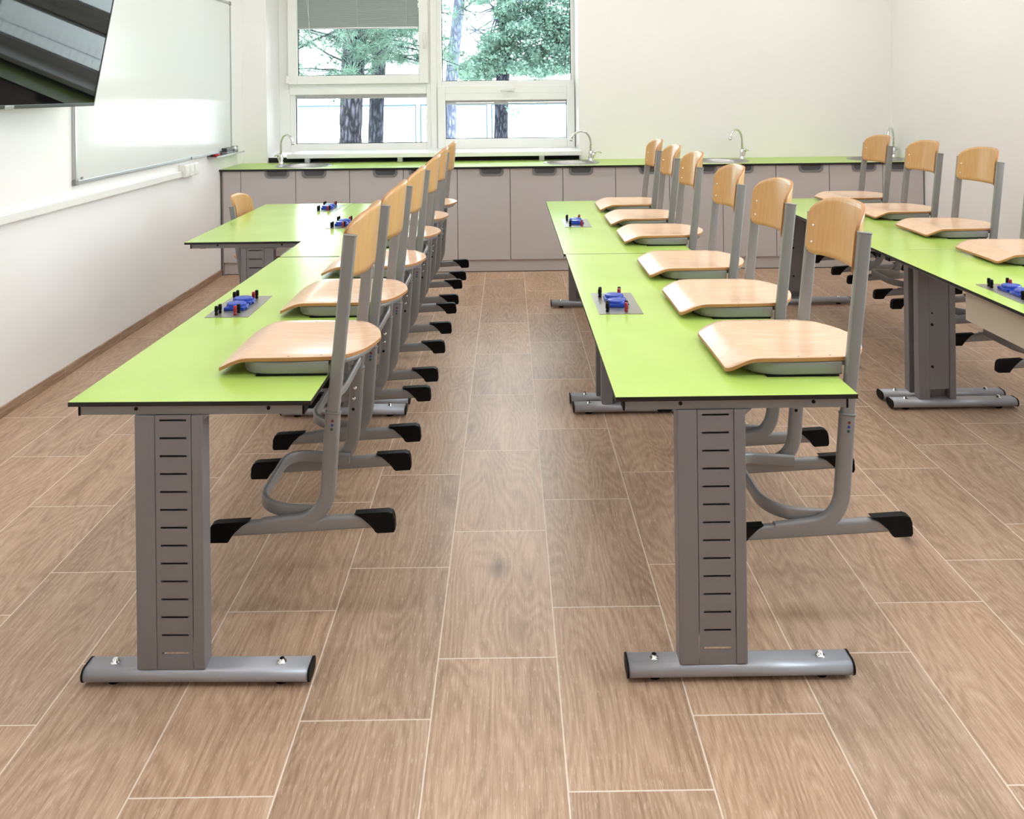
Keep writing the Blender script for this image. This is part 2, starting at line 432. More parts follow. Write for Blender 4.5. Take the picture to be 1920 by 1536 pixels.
# back wall with a deep window niche
WX0, WX1, WZ0, WZ1 = -2.085, 0.608, 0.872, 2.80
bm = bmesh.new()
YBW = YB + 0.55
add_box(bm, XL - 0.15, WX0, YB, YBW, 0, ZC)
add_box(bm, WX1, XR + 0.15, YB, YBW, 0, ZC)
add_box(bm, WX0, WX1, YB, YBW, WZ1, ZC)
add_box(bm, WX0, WX1, YB + 0.05, YBW, 0, WZ0)
struct(obj('wall_back', bm, M_wall))
struct(box_obj('baseboard_left', XL, XL + 0.011, YN, 6.545, 0, 0.048, M_skirt))
struct(box_obj('baseboard_right', XR - 0.011, XR, YN, 6.545, 0, 0.048, M_skirt))

# ------------------------------------------------------------------ window
YW = 7.45
win = bpy.data.objects.new('window_1', None); COL.objects.link(win); win.location = (-0.74, YW, 0.9); struct(win, 'white plastic window of four panes set deep in the wall')
WI = Matrix.Translation((0.74, -YW, -0.9))
def wobj(name, bm, m):
    bm.transform(WI); return obj(name, bm, m, win)
def frame_ring(bm, x0, x1, z0, z1, w, y0, y1, wb=None, bev=0.004):
    wb = wb or w
    add_box(bm, x0, x0 + w, y0, y1, z0, z1, 0, bev); add_box(bm, x1 - w, x1, y0, y1, z0, z1, 0, bev)
    add_box(bm, x0 + w, x1 - w, y0, y1, z0, z0 + wb, 0, bev); add_box(bm, x0 + w, x1 - w, y0, y1, z1 - w, z1, 0, bev)
bm = bmesh.new()   # fixed frame
add_box(bm, WX0, -1.985, YW + 0.02, YW + 0.10, 0.90, WZ1, 0, 0.004)
add_box(bm, 0.594, WX1, YW + 0.02, YW + 0.10, 0.90, WZ1, 0, 0.004)
add_box(bm, -0.745, -0.603, YW + 0.004, YW + 0.10, 0.90, WZ1, 0, 0.006)
add_box(bm, -0.705, -0.648, YW - 0.012, YW + 0.01, 0.90, WZ1, 0, 0.008)
add_box(bm, -1.985, -0.745, YW + 0.004, YW + 0.10, 1.425, 1.53, 0, 0.004)
add_box(bm, -0.603, 0.594, YW + 0.004, YW + 0.10, 1.475, 1.535, 0, 0.004)
add_box(bm, -1.985, -0.745, YW + 0.02, YW + 0.10, 0.90, 0.978, 0, 0.004)
add_box(bm, -1.985, -1.938, YW + 0.02, YW + 0.10, 0.978, 1.425, 0, 0.004)
add_box(bm, -0.603, 0.594, YW + 0.02, YW + 0.10, 0.90, 0.935, 0, 0.004)
add_box(bm, WX0, WX1, YW + 0.02, YW + 0.10, WZ1 - 0.06, WZ1, 0, 0.004)
add_box(bm, 0.575, 0.594, YW + 0.02, YW + 0.10, 1.535, WZ1, 0, 0.003)
wobj('window_frame', bm, M_pvc)
bm = bmesh.new(); frame_ring(bm, -1.99, -0.722, 1.522, WZ1 - 0.02, 0.082, YW - 0.03, YW + 0.05, 0.076)
sash1 = wobj('window_sash', bm, M_pvc)
bm = bmesh.new(); frame_ring(bm, -0.642, 0.612 - 0.012, 0.925, 1.492, 0.07, YW - 0.03, YW + 0.05, 0.085)
add_box(bm, -0.57, 0.53, YW - 0.028, YW + 0.04, 1.36, 1.43, 0, 0.003)
sash2 = wobj('window_sash', bm, M_pvc)
def gasket(x0, x1, z0, z1, y):
    bm = bmesh.new(); w = 0.006
    for a in ((x0, x0+w, z0, z1), (x1-w, x1, z0, z1), (x0, x1, z0, z0+w), (x0, x1, z1-w, z1)):
        add_box(bm, a[0], a[1], y, y + 0.01, a[2], a[3])
    wobj('gasket', bm, M_dark)
def pane(x0, x1, z0, z1, y):
    bm = bmesh.new(); add_box(bm, x0, x1, y, y + 0.004, z0, z1); wobj('pane', bm, M_glass)
for a in ((-1.908, -0.804, 1.598, WZ1 - 0.1, YW + 0.02), (-0.603, 0.575, 1.535, WZ1 - 0.06, YW + 0.05),
          (-1.938, -0.745, 0.978, 1.425, YW + 0.05), (-0.572, 0.53, 1.01, 1.36, YW + 0.02)):
    gasket(a[0], a[1], a[2], a[3], a[4] - 0.008); pane(*a)
def whandle(x, z, rot):
    bm = bmesh.new()
    if rot:  # vertical
        add_box(bm, x - 0.014, x + 0.014, YW - 0.042, YW - 0.03, z - 0.035, z + 0.035, 0, 0.005)
        sweep(bm, fillet([(x, YW - 0.04, z), (x, YW - 0.075, z), (x, YW - 0.075, z - 0.12)], 0.015), rrect(0.014, 0.02, 0.006), (1, 0, 0))
    else:
        add_box(bm, x - 0.035, x + 0.035, YW - 0.042, YW - 0.03, z - 0.014, z + 0.014, 0, 0.005)
        sweep(bm, fillet([(x + 0.02, YW - 0.04, z), (x + 0.02, YW - 0.075, z), (x - 0.09, YW - 0.075, z - 0.01)], 0.015), rrect(0.014, 0.02, 0.006), (0, 0, 1))
    wobj('window_handle', bm, M_white)
whandle(-0.752, 1.95, True); whandle(0.02, 1.455, False)
for a in ((-2.006, -1.986, YW - 0.045, YW, 1.53, 1.60), (-0.56, -0.48, YW - 0.035, YW + 0.02, 0.915, 0.93), (0.32, 0.40, YW - 0.035, YW + 0.02, 0.915, 0.93)):
    bm = bmesh.new(); add_box(bm, *a, 0, 0.004); wobj('hinge', bm, M_white)
# window sill slab above the counter
bm = bmesh.new(); add_box(bm, -1.895, 0.622, 6.985, YW + 0.02, 0.885, 0.925, 0, 0.006)
sill = wobj('window_sill', bm, M_pvc)
# brackets in the dark slot between counter and sill
for x in (-1.72, -0.93, 0.28):
    bm = bmesh.new(); add_box(bm, x - 0.022, x + 0.022, 6.99, 7.04, 0.8445, 0.886, 0, 0.003); wobj('sill_bracket', bm, M_alu)
bm = bmesh.new(); add_box(bm, WX0 + 0.002, WX1 - 0.002, YB + 0.03, YB + 0.048, 0.845, 0.884)
wobj('slot_shade', bm, M_dark)  # dark sheet that paints the shade inside the open slot

win2 = bpy.data.objects.new('window_2', None); COL.objects.link(win2); win2.location = (XR + 0.2, (SY0 + SY1) / 2, SZ0); struct(win2, 'side window in the right wall beside the viewer')
bm = bmesh.new(); hy = (SY1 - SY0) / 2; hz = SZ1 - SZ0
for a in ((-hy, -hy + 0.08, 0, hz), (hy - 0.08, hy, 0, hz), (-0.06, 0.06, 0, hz), (-hy, hy, 0, 0.08), (-hy, hy, hz - 0.08, hz)):
    add_box(bm, 0, 0.07, a[0], a[1], a[2], a[3])
obj('window_frame', bm, M_pvc, win2)
for a, b in ((-hy + 0.08, -0.06), (0.06, hy - 0.08)):
    bm = bmesh.new(); add_box(bm, 0.03, 0.034, a, b, 0.08, hz - 0.08); obj('pane', bm, M_glass, win2)
# ------------------------------------------------------------------ venetian blinds
def blind(label, x0, x1, ztop, zbot, pitch, y, tiltdeg, cords, wand=None):
    t = thing('venetian_blind', label, 'window blind', ((x0 + x1) / 2, y, zbot), 0, 'venetian blinds on the window')
    I = Matrix.Translation((-(x0 + x1) / 2, -y, -zbot))
    def po(name, bm, m): bm.transform(I); return obj(name, bm, m, t)
    bm = bmesh.new(); add_box(bm, x0, x1, y - 0.012, y + 0.012, ztop - 0.022, ztop, 0, 0.002); po('head_rail', bm, M_alu)
    bm = bmesh.new(); z = zbot + 0.018; a = math.radians(tiltdeg); hw = min(0.011, pitch * 0.72)
    while z < ztop - 0.024:
        c, s = math.cos(a) * hw, math.sin(a) * hw
        v = [bm.verts.new(p) for p in ((x0, y - c, z - s), (x1, y - c, z - s), (x1, y, z + 0.001), (x0, y, z + 0.001), (x1, y + c, z + s), (x0, y + c, z + s))]
        bm.faces.new((v[0], v[1], v[2], v[3])); bm.faces.new((v[3], v[2], v[4], v[5])); z += pitch
    o = po('slats', bm, M_blind); sm = o.modifiers.new('thick', 'SOLIDIFY'); sm.thickness = 0.0006
    bm = bmesh.new(); add_box(bm, x0, x1, y - 0.009, y + 0.009, zbot, zbot + 0.014, 0, 0.003); po('bottom_rail', bm, M_alu)
    for cx in cords:
        bm = bmesh.new(); tube(bm, [(cx, y - 0.012, zbot + 0.01), (cx, y - 0.012, ztop - 0.01)], 0.0011, 6); po('ladder_cord', bm, M_cord)
    if wand:
        bm = bmesh.new(); tube(bm, wand, 0.0016, 6)
        po('pull_cord', bm, M_cord)
blind('half-lowered grey slatted blind covering the top of the upper left pane', -1.902, -0.812, WZ1 - 0.11, 2.02, 0.0165, YW - 0.008, 56,
      (-1.80, -1.36, -0.915), [(-1.84, YW - 0.02, 2.66), (-1.79, YW - 0.034, 2.02), (-1.785, YW - 0.034, 1.88)])
blind('raised blind packed under the head of the lower left pane', -1.934, -0.75, 1.424, 1.388, 0.003, YW + 0.03, 5, (-1.84, -1.36, -0.9))
blind('raised blind packed under the head of the lower right pane', -0.568, 0.526, 1.36, 1.322, 0.003, YW + 0.0, 5, (-0.48, 0.0, 0.44))

# ================================================================== ceiling lamps (out of view, they light the room)
def ceiling_lamp(x, y, label, proto=[None]):
    if proto[0] is None:
        t = thing('ceiling_lamp', label, 'lamp', (x, y, ZC - 0.06), 0, 'flat ceiling lamps')
        bm = bmesh.new(); add_box(bm, -0.62, 0.62, -0.17, 0.17, 0.02, 0.06, 0, 0.004)
        obj('lamp_housing', bm, M_white, t)
        bm = bmesh.new(); add_box(bm, -0.59, 0.59, -0.14, 0.14, 0.012, 0.02); obj('diffuser', bm, M_lamp, t)
        proto[0] = t; return t
    return dup(proto[0], (x, y, ZC - 0.06), 0, label)
for y, yn in ((6.0, 'nearest the sinks'), (4.3, 'over the far desks'), (2.6, 'over the near desks'), (0.9, 'just in front of the viewer')):
    for x, xn in ((-1.3, 'whiteboard side'), (0.55, 'middle'), (2.35, 'right wall side')):
        ceiling_lamp(x, y, 'flat rectangular ceiling lamp %s, %s' % (yn, xn))

# ================================================================== base cabinets, counter, sinks
CY0, CZ = 6.50, 0.843
DY = 6.52
def uface(bm, pts, y0, y1, mi=0):
    """extrude an XZ polygon between y0 and y1"""
    a = [bm.verts.new((x, y0, z)) for x, z in pts]; b = [bm.verts.new((x, y1, z)) for x, z in pts]
    n = len(pts)
    fs = [bm.faces.new(a), bm.faces.new(list(reversed(b)))]
    for i in range(n): fs.append(bm.faces.new((a[i], b[i], b[(i+1) % n], a[(i+1) % n])))
    for f in fs: f.material_index = mi
def cup(w, h, r):
    pts = [(-w/2, 0)]
    pts += [(-w/2 + r + r * math.cos(math.radians(a)), -h + r + r * math.sin(math.radians(a))) for a in range(195, 271, 15)]
    pts += [(w/2 - r + r * math.cos(math.radians(a)), -h + r + r * math.sin(math.radians(a))) for a in range(270, 346, 15)]
    pts += [(w/2, 0)]
    return pts
ZD1 = 0.826
def cabinet(x0, x1, doors, label, filler=False):
    t = thing('base_cabinet', label, 'cabinet', ((x0 + x1) / 2, DY + 0.02, 0), 0, 'grey base cabinets under the green counter')
    ox, oy = (x0 + x1) / 2, DY + 0.02
    def po(name, bm, m, par=t, off=(0, 0, 0)):
        bm.transform(Matrix.Translation((-ox, -oy, 0))); return obj(name, bm, m, par)
    g = 0.0015
    bm = bmesh.new()
    add_box(bm, x0 + g, x0 + 0.018, DY + 0.022, YB - 0.03, 0.1, 0.829); add_box(bm, x1 - 0.018, x1 - g, DY + 0.022, YB - 0.03, 0.1, 0.829)
    add_box(bm, x0 + 0.018, x1 - 0.018, DY + 0.022, YB - 0.03, 0.1, 0.118); add_box(bm, x0 + 0.018, x1 - 0.018, YB - 0.042, YB - 0.03, 0.118, 0.829)
    po('cabinet_body', bm, M_cabside)
    bm = bmesh.new(); add_box(bm, x0, x1, DY + 0.02, DY + 0.036, 0.006, 0.0985); add_box(bm, x0, x1, DY + 0.024, DY + 0.034, 0.0, 0.006, 1)
    po('toe_kick', bm, [M_cab, M_dark])
    if filler:
        bm = bmesh.new(); add_box(bm, x0 + 0.01, x1 - 0.002, DY, DY + 0.02, 0.101, ZD1, 0, 0.001); po('filler_panel', bm, M_cab)
        bm = bmesh.new(); add_box(bm, x0, x0 + 0.009, DY, DY + 0.03, 0.0, ZD1); po('side_strip', bm, M_cabside)
    for (a, b, hx) in doors:
        bm = bmesh.new(); add_box(bm, a + 0.0022, b - 0.0022, DY, DY + 0.019, 0.101, ZD1, 0, 0.001)
        d = po('door', bm, M_cab)
        bm = bmesh.new()
        out, inn = cup(0.196, 0.058, 0.034), cup(0.168, 0.044, 0.027)
        o3 = [bm.verts.new((hx + x, DY - 0.006, ZD1 + z)) for x, z in out]; i3 = [bm.verts.new((hx + x, DY - 0.006, ZD1 + z)) for x, z in inn]
        o4 = [bm.verts.new((hx + x, DY, ZD1 + z)) for x, z in out]; i4 = [bm.verts.new((hx + x * 0.94, DY - 0.001, ZD1 + z * 0.94)) for x, z in inn]
        n = len(o3)
        for i in range(n - 1):
            bm.faces.new((o3[i], o3[i+1], i3[i+1], i3[i])); bm.faces.new((o4[i], o4[i+1], o3[i+1], o3[i]))
            bm.faces.new((i3[i], i3[i+1], i4[i+1], i4[i]))
        bm.faces.new(i4).material_index = 1
        po('handle', bm, [M_hrim, M_hin], d)
    return t
L = [-2.134, -1.698, -1.27, -0.842, -0.414, 0.006, 0.427, 0.847, 1.276, 1.702, 2.127, 2.553, 2.979, 3.305]
cabinet(-2.285, L[0], [], 'narrow grey filler cabinet against the whiteboard wall', True)
cabinet(L[0], L[2], [(L[0], L[1], -1.845), (L[1], L[2], -1.552)], 'two-door grey cabinet under the leftmost sink')
cabinet(L[2], L[4], [(L[2], L[3], -0.985), (L[3], L[4], -0.70)], 'two-door grey cabinet under the window, second pair from the left')
cabinet(L[4], L[5], [(L[4], L[5], -0.14)], 'single-door grey cabinet at the end of the central aisle')
cabinet(L[5], L[7], [(L[5], L[6], 0.282), (L[6], L[7], 0.572)], 'two-door grey cabinet under the second sink from the left')
cabinet(L[7], L[8], [(L[7], L[8], 1.13)], 'single-door grey cabinet behind the middle row chair backs')
cabinet(L[8], L[10], [(L[8], L[9], 1.56), (L[9], L[10], 1.85)], 'two-door grey cabinet under the third sink from the left')
cabinet(L[10], L[11], [(L[10], L[11], 2.405)], 'single-door grey cabinet between the two right sinks')
cabinet(L[11], L[13], [(L[11], L[12], 2.83), (L[12], L[13], 3.12)], 'two-door grey cabinet in the right corner under the rightmost sink')

SINKS = [(-1.695, 6.775, -1), (0.515, 6.775, 1), (1.750, 6.775, 1), (3.045, 6.775, 1)]
SR = 0.205
# counter with round cut-outs
bm = bmesh.new()
z0, z1 = 0.830, CZ; n = 40
y0, y1 = CY0, YB + 0.0
def quad(pts, mi): f = bm.faces.new([bm.verts.new(p) for p in pts]); f.material_index = mi
xs = [XL + 0.001]
for sx, sy, _ in SINKS: xs += [sx - 0.26, sx + 0.26]
xs.append(XR - 0.001)
for i in range(0, len(xs) - 1, 2):
    for z in (z0, z1): quad([(xs[i], y0, z), (xs[i+1], y0, z), (xs[i+1], y1, z), (xs[i], y1, z)], 0 if z == z1 else 1)
for sx, sy, _ in SINKS:
    a0, a1 = sx - 0.26, sx + 0.26
    inner, outer = [], []
    for k in range(n):
        a = 2 * math.pi * k / n; cx, cy = math.cos(a), math.sin(a)
        inner.append((sx + SR * cx, sy + SR * cy))
        tx = (a1 - sx) / abs(cx) if abs(cx) > 1e-6 else 1e9
        ty = ((y1 - sy) if cy > 0 else (sy - y0)) / abs(cy) if abs(cy) > 1e-6 else 1e9
        t = min(tx, ty); outer.append((sx + t * cx, sy + t * cy))
    corners = [(a1, y1), (a0, y1), (a0, y0), (a1, y0)]
    for z in (z0, z1):
        for k in range(n):
            k2 = (k + 1) % n
            quad([(*inner[k], z), (*outer[k], z), (*outer[k2], z), (*inner[k2], z)], 0 if z == z1 else 1)
        for (qx, qy) in corners:   # fill corner triangles
            qa = math.atan2(qy - sy, qx - sx) % (2 * math.pi); k = int(qa / (2 * math.pi / n)); k2 = (k + 1) % n
            quad([(*outer[k], z), (qx, qy, z), (*outer[k2], z)], 0 if z == z1 else 1)
    for k in range(n):
        k2 = (k + 1) % n; quad([(*inner[k], z0), (*inner[k2], z0), (*inner[k2], z1), (*inner[k], z1)], 1)
quad([(xs[0], y0, z0), (xs[-1], y0, z0), (xs[-1], y0, z1), (xs[0], y0, z1)], 1)
quad([(xs[0], y1, z0), (xs[-1], y1, z0), (xs[-1], y1, z1), (xs[0], y1, z1)], 1)
quad([(xs[0], y0, z0), (xs[0], y1, z0), (xs[0], y1, z1), (xs[0], y0, z1)], 1)
quad([(xs[-1], y0, z0), (xs[-1], y1, z0), (xs[-1], y1, z1), (xs[-1], y0, z1)], 1)
bmesh.ops.remove_doubles(bm, verts=bm.verts, dist=0.0004)
ctop = obj('countertop', bm, [M_green2, M_edge])
tag(ctop, 'long lime green countertop with black edge running along the back wall', 'countertop')

snames = ['leftmost round steel sink, by the whiteboard wall', 'round steel sink at the right end of the window sill',
          'third round steel sink from the left, in front of plain wall', 'rightmost round steel sink, partly behind a chair back']
fnames = ['leftmost chrome swan-neck tap, its lever pointing left', 'chrome swan-neck tap at the right corner of the window',
          'chrome swan-neck tap against the plain wall, third from the left', 'rightmost chrome swan-neck tap, rising behind a chair back']
def make_sink(label):
    t = thing('sink', label, 'sink', (0, 0, CZ), 0, 'round sinks in the counter')
    bm = bmesh.new()
    lathe(bm, (0, 0, 0), [(0.232, 0.0), (0.231, 0.004), (0.222, 0.006), (0.207, 0.004), (0.198, 0.0), (0.192, -0.03), (0.180, -0.10), (0.15, -0.125), (0.04, -0.135), (0.0001, -0.136)], 48)
    # the bowl stays inside the 0.205 cut-out
    obj('bowl', bm, M_inox, t)
    bm = bmesh.new(); lathe(bm, (0, 0, -0.134), [(0.036, 0.0), (0.034, 0.004), (0.02, 0.003), (0.0001, 0.001)], 20); obj('drain', bm, M_chrome, t)
    bm = bmesh.new(); cyl(bm, (0.03, -0.12, -0.012), (0, 1, 0), 0.001, 0.001, 6)
    bm.free()
    return t
sk = None
for (sx, sy, d), nm in zip(SINKS, snames):
    if sk is None: sk = make_sink(nm); sk.location = (sx, sy, CZ)
    else: dup(sk, (sx, sy, CZ), 0, nm)
def make_tap(label):
    t = thing('tap', label, 'tap', (0, 0, CZ), 0, 'swan-neck taps beside the sinks')
    bm = bmesh.new(); lathe(bm, (0, 0, 0), [(0.0001, 0.0), (0.027, 0.0), (0.027, 0.006), (0.021, 0.012), (0.019, 0.03), (0.019, 0.075), (0.014, 0.085), (0.0001, 0.087)], 24)
    obj('tap_body', bm, M_chrome, t)
    bm = bmesh.new()
    path = [(0, 0, 0.07), (0, 0, 0.14)]
    path += [(-0.085 + 0.085 * math.cos(math.radians(a)), 0, 0.155 + 0.098 * math.sin(math.radians(a))) for a in range(0, 151, 10)]
    path += [(-0.168, 0, 0.182)]
    tube(bm, path, 0.0095, 12); cyl(bm, (-0.166, 0, 0.190), (-0.25, 0, -1), 0.0125, 0.022, 14)
    obj('spout', bm, M_chrome, t)
    bm = bmesh.new(); tube(bm, [(0.004, 0, 0.018), (0.035, 0, 0.075)], 0.0165, 16); tube(bm, [(0.03, 0, 0.065), (0.04, 0, 0.084)], 0.018, 16)
    tube(bm, [(0.036, 0, 0.078), (0.06, 0, 0.078), (0.092, 0, 0.066)], 0.005, 8, radii=[0.007, 0.005, 0.006])
    obj('lever', bm, M_chrome, t)
    return t
tp = None
for (sx, sy, d), nm in zip(SINKS, fnames):
    tx_, deg = {0: (-1.925, 140), 1: (0.692, 8), 2: (1.975, 40), 3: (3.262, 50)}[snames.index(nm_ := snames[fnames.index(nm)])]
    loc = (tx_, 6.93, CZ); rz = math.radians(deg)
    if tp is None: tp = make_tap(nm); tp.location = loc; tp.rotation_euler = (0, 0, rz)
    else: dup(tp, loc, rz, nm)

# ================================================================== tables
def make_table(name, label, x0, x1, y0, y1, group, cab=False, legoff=-0.068, flip=False):
    cx = (x0 + x1) / 2; w = x1 - x0; ln = y1 - y0
    t = thing(name, label, 'table', (cx, y0, 0), 0, group)
    bm = bmesh.new(); fs = add_box(bm, -w/2, w/2, 0, ln, T - 0.011, T)
    for i, f in enumerate(fs): f.material_index = 0 if i == 1 else 1
    obj('tabletop', bm, [M_green, M_edge], t)
    # long rails under the top
    for sx in (-1, 1):
        bm = bmesh.new(); xx = sx * (w/2 - 0.075)
        add_box(bm, xx - 0.015, xx + 0.015, 0.05, ln - 0.05, T - 0.042, T - 0.0115, 0, 0.002)
        obj('long_rail', bm, M_leg, t)
    for e in (0, 1):
        # local frame of this end: yy(d) = distance from table edge
        ins = 0.016 if (e == 1) == (y0 < 2.5) else 0.0
        yy = (lambda d, i=ins: d + i) if e == 0 else (lambda d, i=ins: ln - d - i)
        def bx(bm, xa, xb, d0, d1, za, zb, mi=0, bev=0.0):
            a, b = sorted((yy(d0), yy(d1))); add_box(bm, xa, xb, a, b, za, zb, mi, bev)
        bm = bmesh.new(); bx(bm, -w/2 + 0.024, w/2 - 0.022, 0.012, 0.05, T - 0.036, T - 0.0115, 0, 0.0015)
        er = obj('end_rail', bm, M_steel, t)
        for x in (-w/2 + 0.0215, w/2 - 0.0215):
            bm = bmesh.new(); bx(bm, x - 0.0022, x + 0.0022, 0.011, 0.051, T - 0.037, T - 0.0115); obj('rail_cap', bm, M_black, er)
        for x in (-0.135, 0.19):
            bm = bmesh.new(); cyl(bm, (x, yy(0.013), T - 0.021), (0, -1 if e == 0 else 1, 0), 0.0045, 0.003, 12); obj('rail_screw', bm, M_black, er)
        # column: two flanges and slotted panel
        lx = legoff; xa, xb = lx - 0.084, lx + 0.083; pa, pb = (lx - 0.034, lx + 0.054) if not flip else (lx - 0.054, lx + 0.034)
        bm = bmesh.new()
        zb_, zt = 0.0435, T - 0.0365
        bx(bm, xa, pa - 0.0012, 0.007, 0.052, zb_, zt, 0, 0.003); bx(bm, pb + 0.0012, xb, 0.007, 0.052, zb_, zt, 0, 0.003)
        # outer slotted skin
        sw = 0.033; sc = (pa + pb) / 2; slots = [0.083 + 0.0437 * k for k in range(14)]; hh = 0.0026
        bx(bm, pa, sc - sw, 0.0085, 0.0105, zb_, zt); bx(bm, sc + sw, pb, 0.0085, 0.0105, zb_, zt)
        zprev = zb_
        for z in slots: bx(bm, sc - sw, sc + sw, 0.0085, 0.0105, zprev, z - hh); zprev = z + hh
        bx(bm, sc - sw, sc + sw, 0.0085, 0.0105, zprev, zt)
        # inner skin (open at the bottom)
        bx(bm, pa, pb, 0.046, 0.049, 0.090, zt)
        # gusset at the top
        uface(bm, [(xb, zt), (xb + 0.016, zt), (xb, zt - 0.014)], min(yy(0.01), yy(0.045)), max(yy(0.01), yy(0.045)))
        colo = obj('leg_column', bm, M_leg, t)
        for z, r in ((0.60, 0.005), (0.43, 0.0035), (0.378, 0.006), (0.19, 0.006)):
            bm = bmesh.new(); cyl(bm, (pa + 0.012, yy(0.049), z), (0, 1 if e == 0 else -1, 0), r, 0.0035, 12); obj('column_bolt', bm, M_black, colo)
        # floor bar
        f0, f1 = -w/2 + 0.022, w/2 - 0.012
        bm = bmesh.new(); yc = yy(0.034)
        sweep(bm, [(f0 + 0.004, yc, 0.0265), (f1 - 0.004, yc, 0.0265)], [(b, a) for a, b in rrect(0.064, 0.035, 0.0165, 6)][::-1], (0, 1, 0))
        foot = obj('foot_bar', bm, M_foot, t)
        for a, b in ((f0, f0 + 0.0045), (f1 - 0.0045, f1)):
            bm = bmesh.new(); sweep(bm, [(a, yc, 0.0265), (b, yc, 0.0265)], [(q, p) for p, q in rrect(0.066, 0.037, 0.0175, 6)][::-1], (0, 1, 0)); obj('foot_cap', bm, M_black, foot)
        for x in (f0 + 0.07, f1 - 0.075):
            bm = bmesh.new(); cyl(bm, (x, yc, 0.0), (0, 0, 1), 0.016, 0.012, 16); obj('leveller', bm, M_black, foot)
            bm = bmesh.new(); tube(bm, [(x, yc, 0.0435), (x, yc, 0.0455), (x, yc, 0.0456), (x, yc, 0.0535)], 0.01, 10, 0, [0.0115, 0.0115, 0.0065, 0.0060]); obj('foot_bolt', bm, M_chrome, foot)
    if cab:
        bm = bmesh.new()
        uface_pts = [(0.0, T - 0.0115), (0.0, T - 0.10), (1.0, T - 0.10), (1.0, T - 0.0115)]
        add_box(bm, -w/2 + 0.045, w/2 - 0.12, 0.06, 1.09, T - 0.135, T - 0.043, 0, 0.002)
        add_box(bm, -w/2 + 0.041, -w/2 + 0.045, 0.055, 1.095, T - 0.137, T - 0.0115)
        obj('cable_box', bm, M_beige, t)
    return t
TG = 'lime green pupil desks'
YA, YM, YM2, YE = 1.985, 3.716, 3.722, 5.49
YR, YR2 = 3.7205, 3.7215
make_table('desk', 'near lime green desk of the left row, long side to the aisle', -1.080, -0.487, 1.993, 3.722, TG, legoff=-0.054).rotation_euler = (0, 0, -0.017)
make_table('desk', 'far lime green desk of the left row, joined to the wall-side desk', -1.049, -0.457, 3.738, 5.49, TG)
make_table('desk', 'near lime green desk of the middle row with three chairs', 0.252, 0.841, YA, YM, TG, legoff=-0.061)
make_table('desk', 'far lime green desk of the middle row, nearest the counter', 0.245, 0.835, YM2, YE, TG)
make_table('desk', 'near desk of the right row, cut off by the photo edge, beige box below', 1.674, 2.272, YA, YR, TG, cab=True)
make_table('desk', 'far lime green desk of the right row below the tap corner', 1.675, 2.273, YR2, YE, TG)
make_table('desk', 'shorter lime green desk beside the whiteboard wall, forming the step', -1.637, -1.051, 4.125, 5.515, TG, legoff=0.066, flip=True)

# ================================================================== power units
def make_power(label):
    t = thing('power_outlet_plate', label, 'power outlet', (0, 0, T), 0, 'steel socket plates on the desks')
    bm = bmesh.new(); add_box(bm, -0.073, 0.073, 0, 0.28, 0, 0.002, 0, 0.0006); obj('plate', bm, M_plate, t)
    for yy in (0.105, 0.178):
        bm = bmesh.new(); add_box(bm, -0.036, 0.034, yy - 0.030, yy + 0.030, 0.002, 0.014, 0, 0.004)
        lathe(bm, (-0.001, yy, 0.012), [(0.033, 0.0), (0.033, 0.008), (0.030, 0.0115), (0.020, 0.013), (0.0001, 0.0135)], 28, 0, 1.0, 0.86)
        s = obj('socket', bm, M_blue, t); autosmooth(s)
        bm = bmesh.new(); add_box(bm, 0.030, 0.040, yy - 0.012, yy + 0.012, 0.005, 0.010, 0, 0.002); obj('lid_tab', bm, M_blue, s)
    def term(x, y, m, nm):
        bm = bmesh.new(); lathe(bm, (x, y, 0.002), [(0.0001, 0), (0.0055, 0), (0.0055, 0.006), (0.0042, 0.008), (0.0042, 0.010), (0.0062, 0.011), (0.0058, 0.028), (0.0040, 0.030), (0.0001, 0.030)], 14)
        obj(nm, bm, m, t)
    for x, y, m in ((-0.043, 0.028, M_black), (-0.039, 0.052, M_black), (0.020, 0.028, M_redp), (0.024, 0.052, M_black),
                    (-0.047, 0.222, M_black), (-0.043, 0.246, M_black), (0.022, 0.222, M_redp), (0.026, 0.246, M_black)):
        term(x, y, m, 'terminal')
    return t
pu = make_power('steel plate with blue sockets on the near left desk'); pu.location = (-0.948, 2.735, T)
dup(pu, (0.367, 2.715, T), 0, 'steel plate with blue sockets on the near middle desk')
dup(pu, (0.372, 4.44, T), 0, 'small-looking steel plate with blue sockets on the far middle desk')
dup(pu, (-0.94, 4.49, T), 0, 'steel plate with blue sockets on the far left desk, beside the first chair back')
dup(pu, (-1.165, 5.14, T), 0, 'farthest left steel socket plate, on the desk by the whiteboard wall')
dup(pu, (1.815, 2.78, T), 0, 'steel plate with blue sockets cut off by the right photo edge')

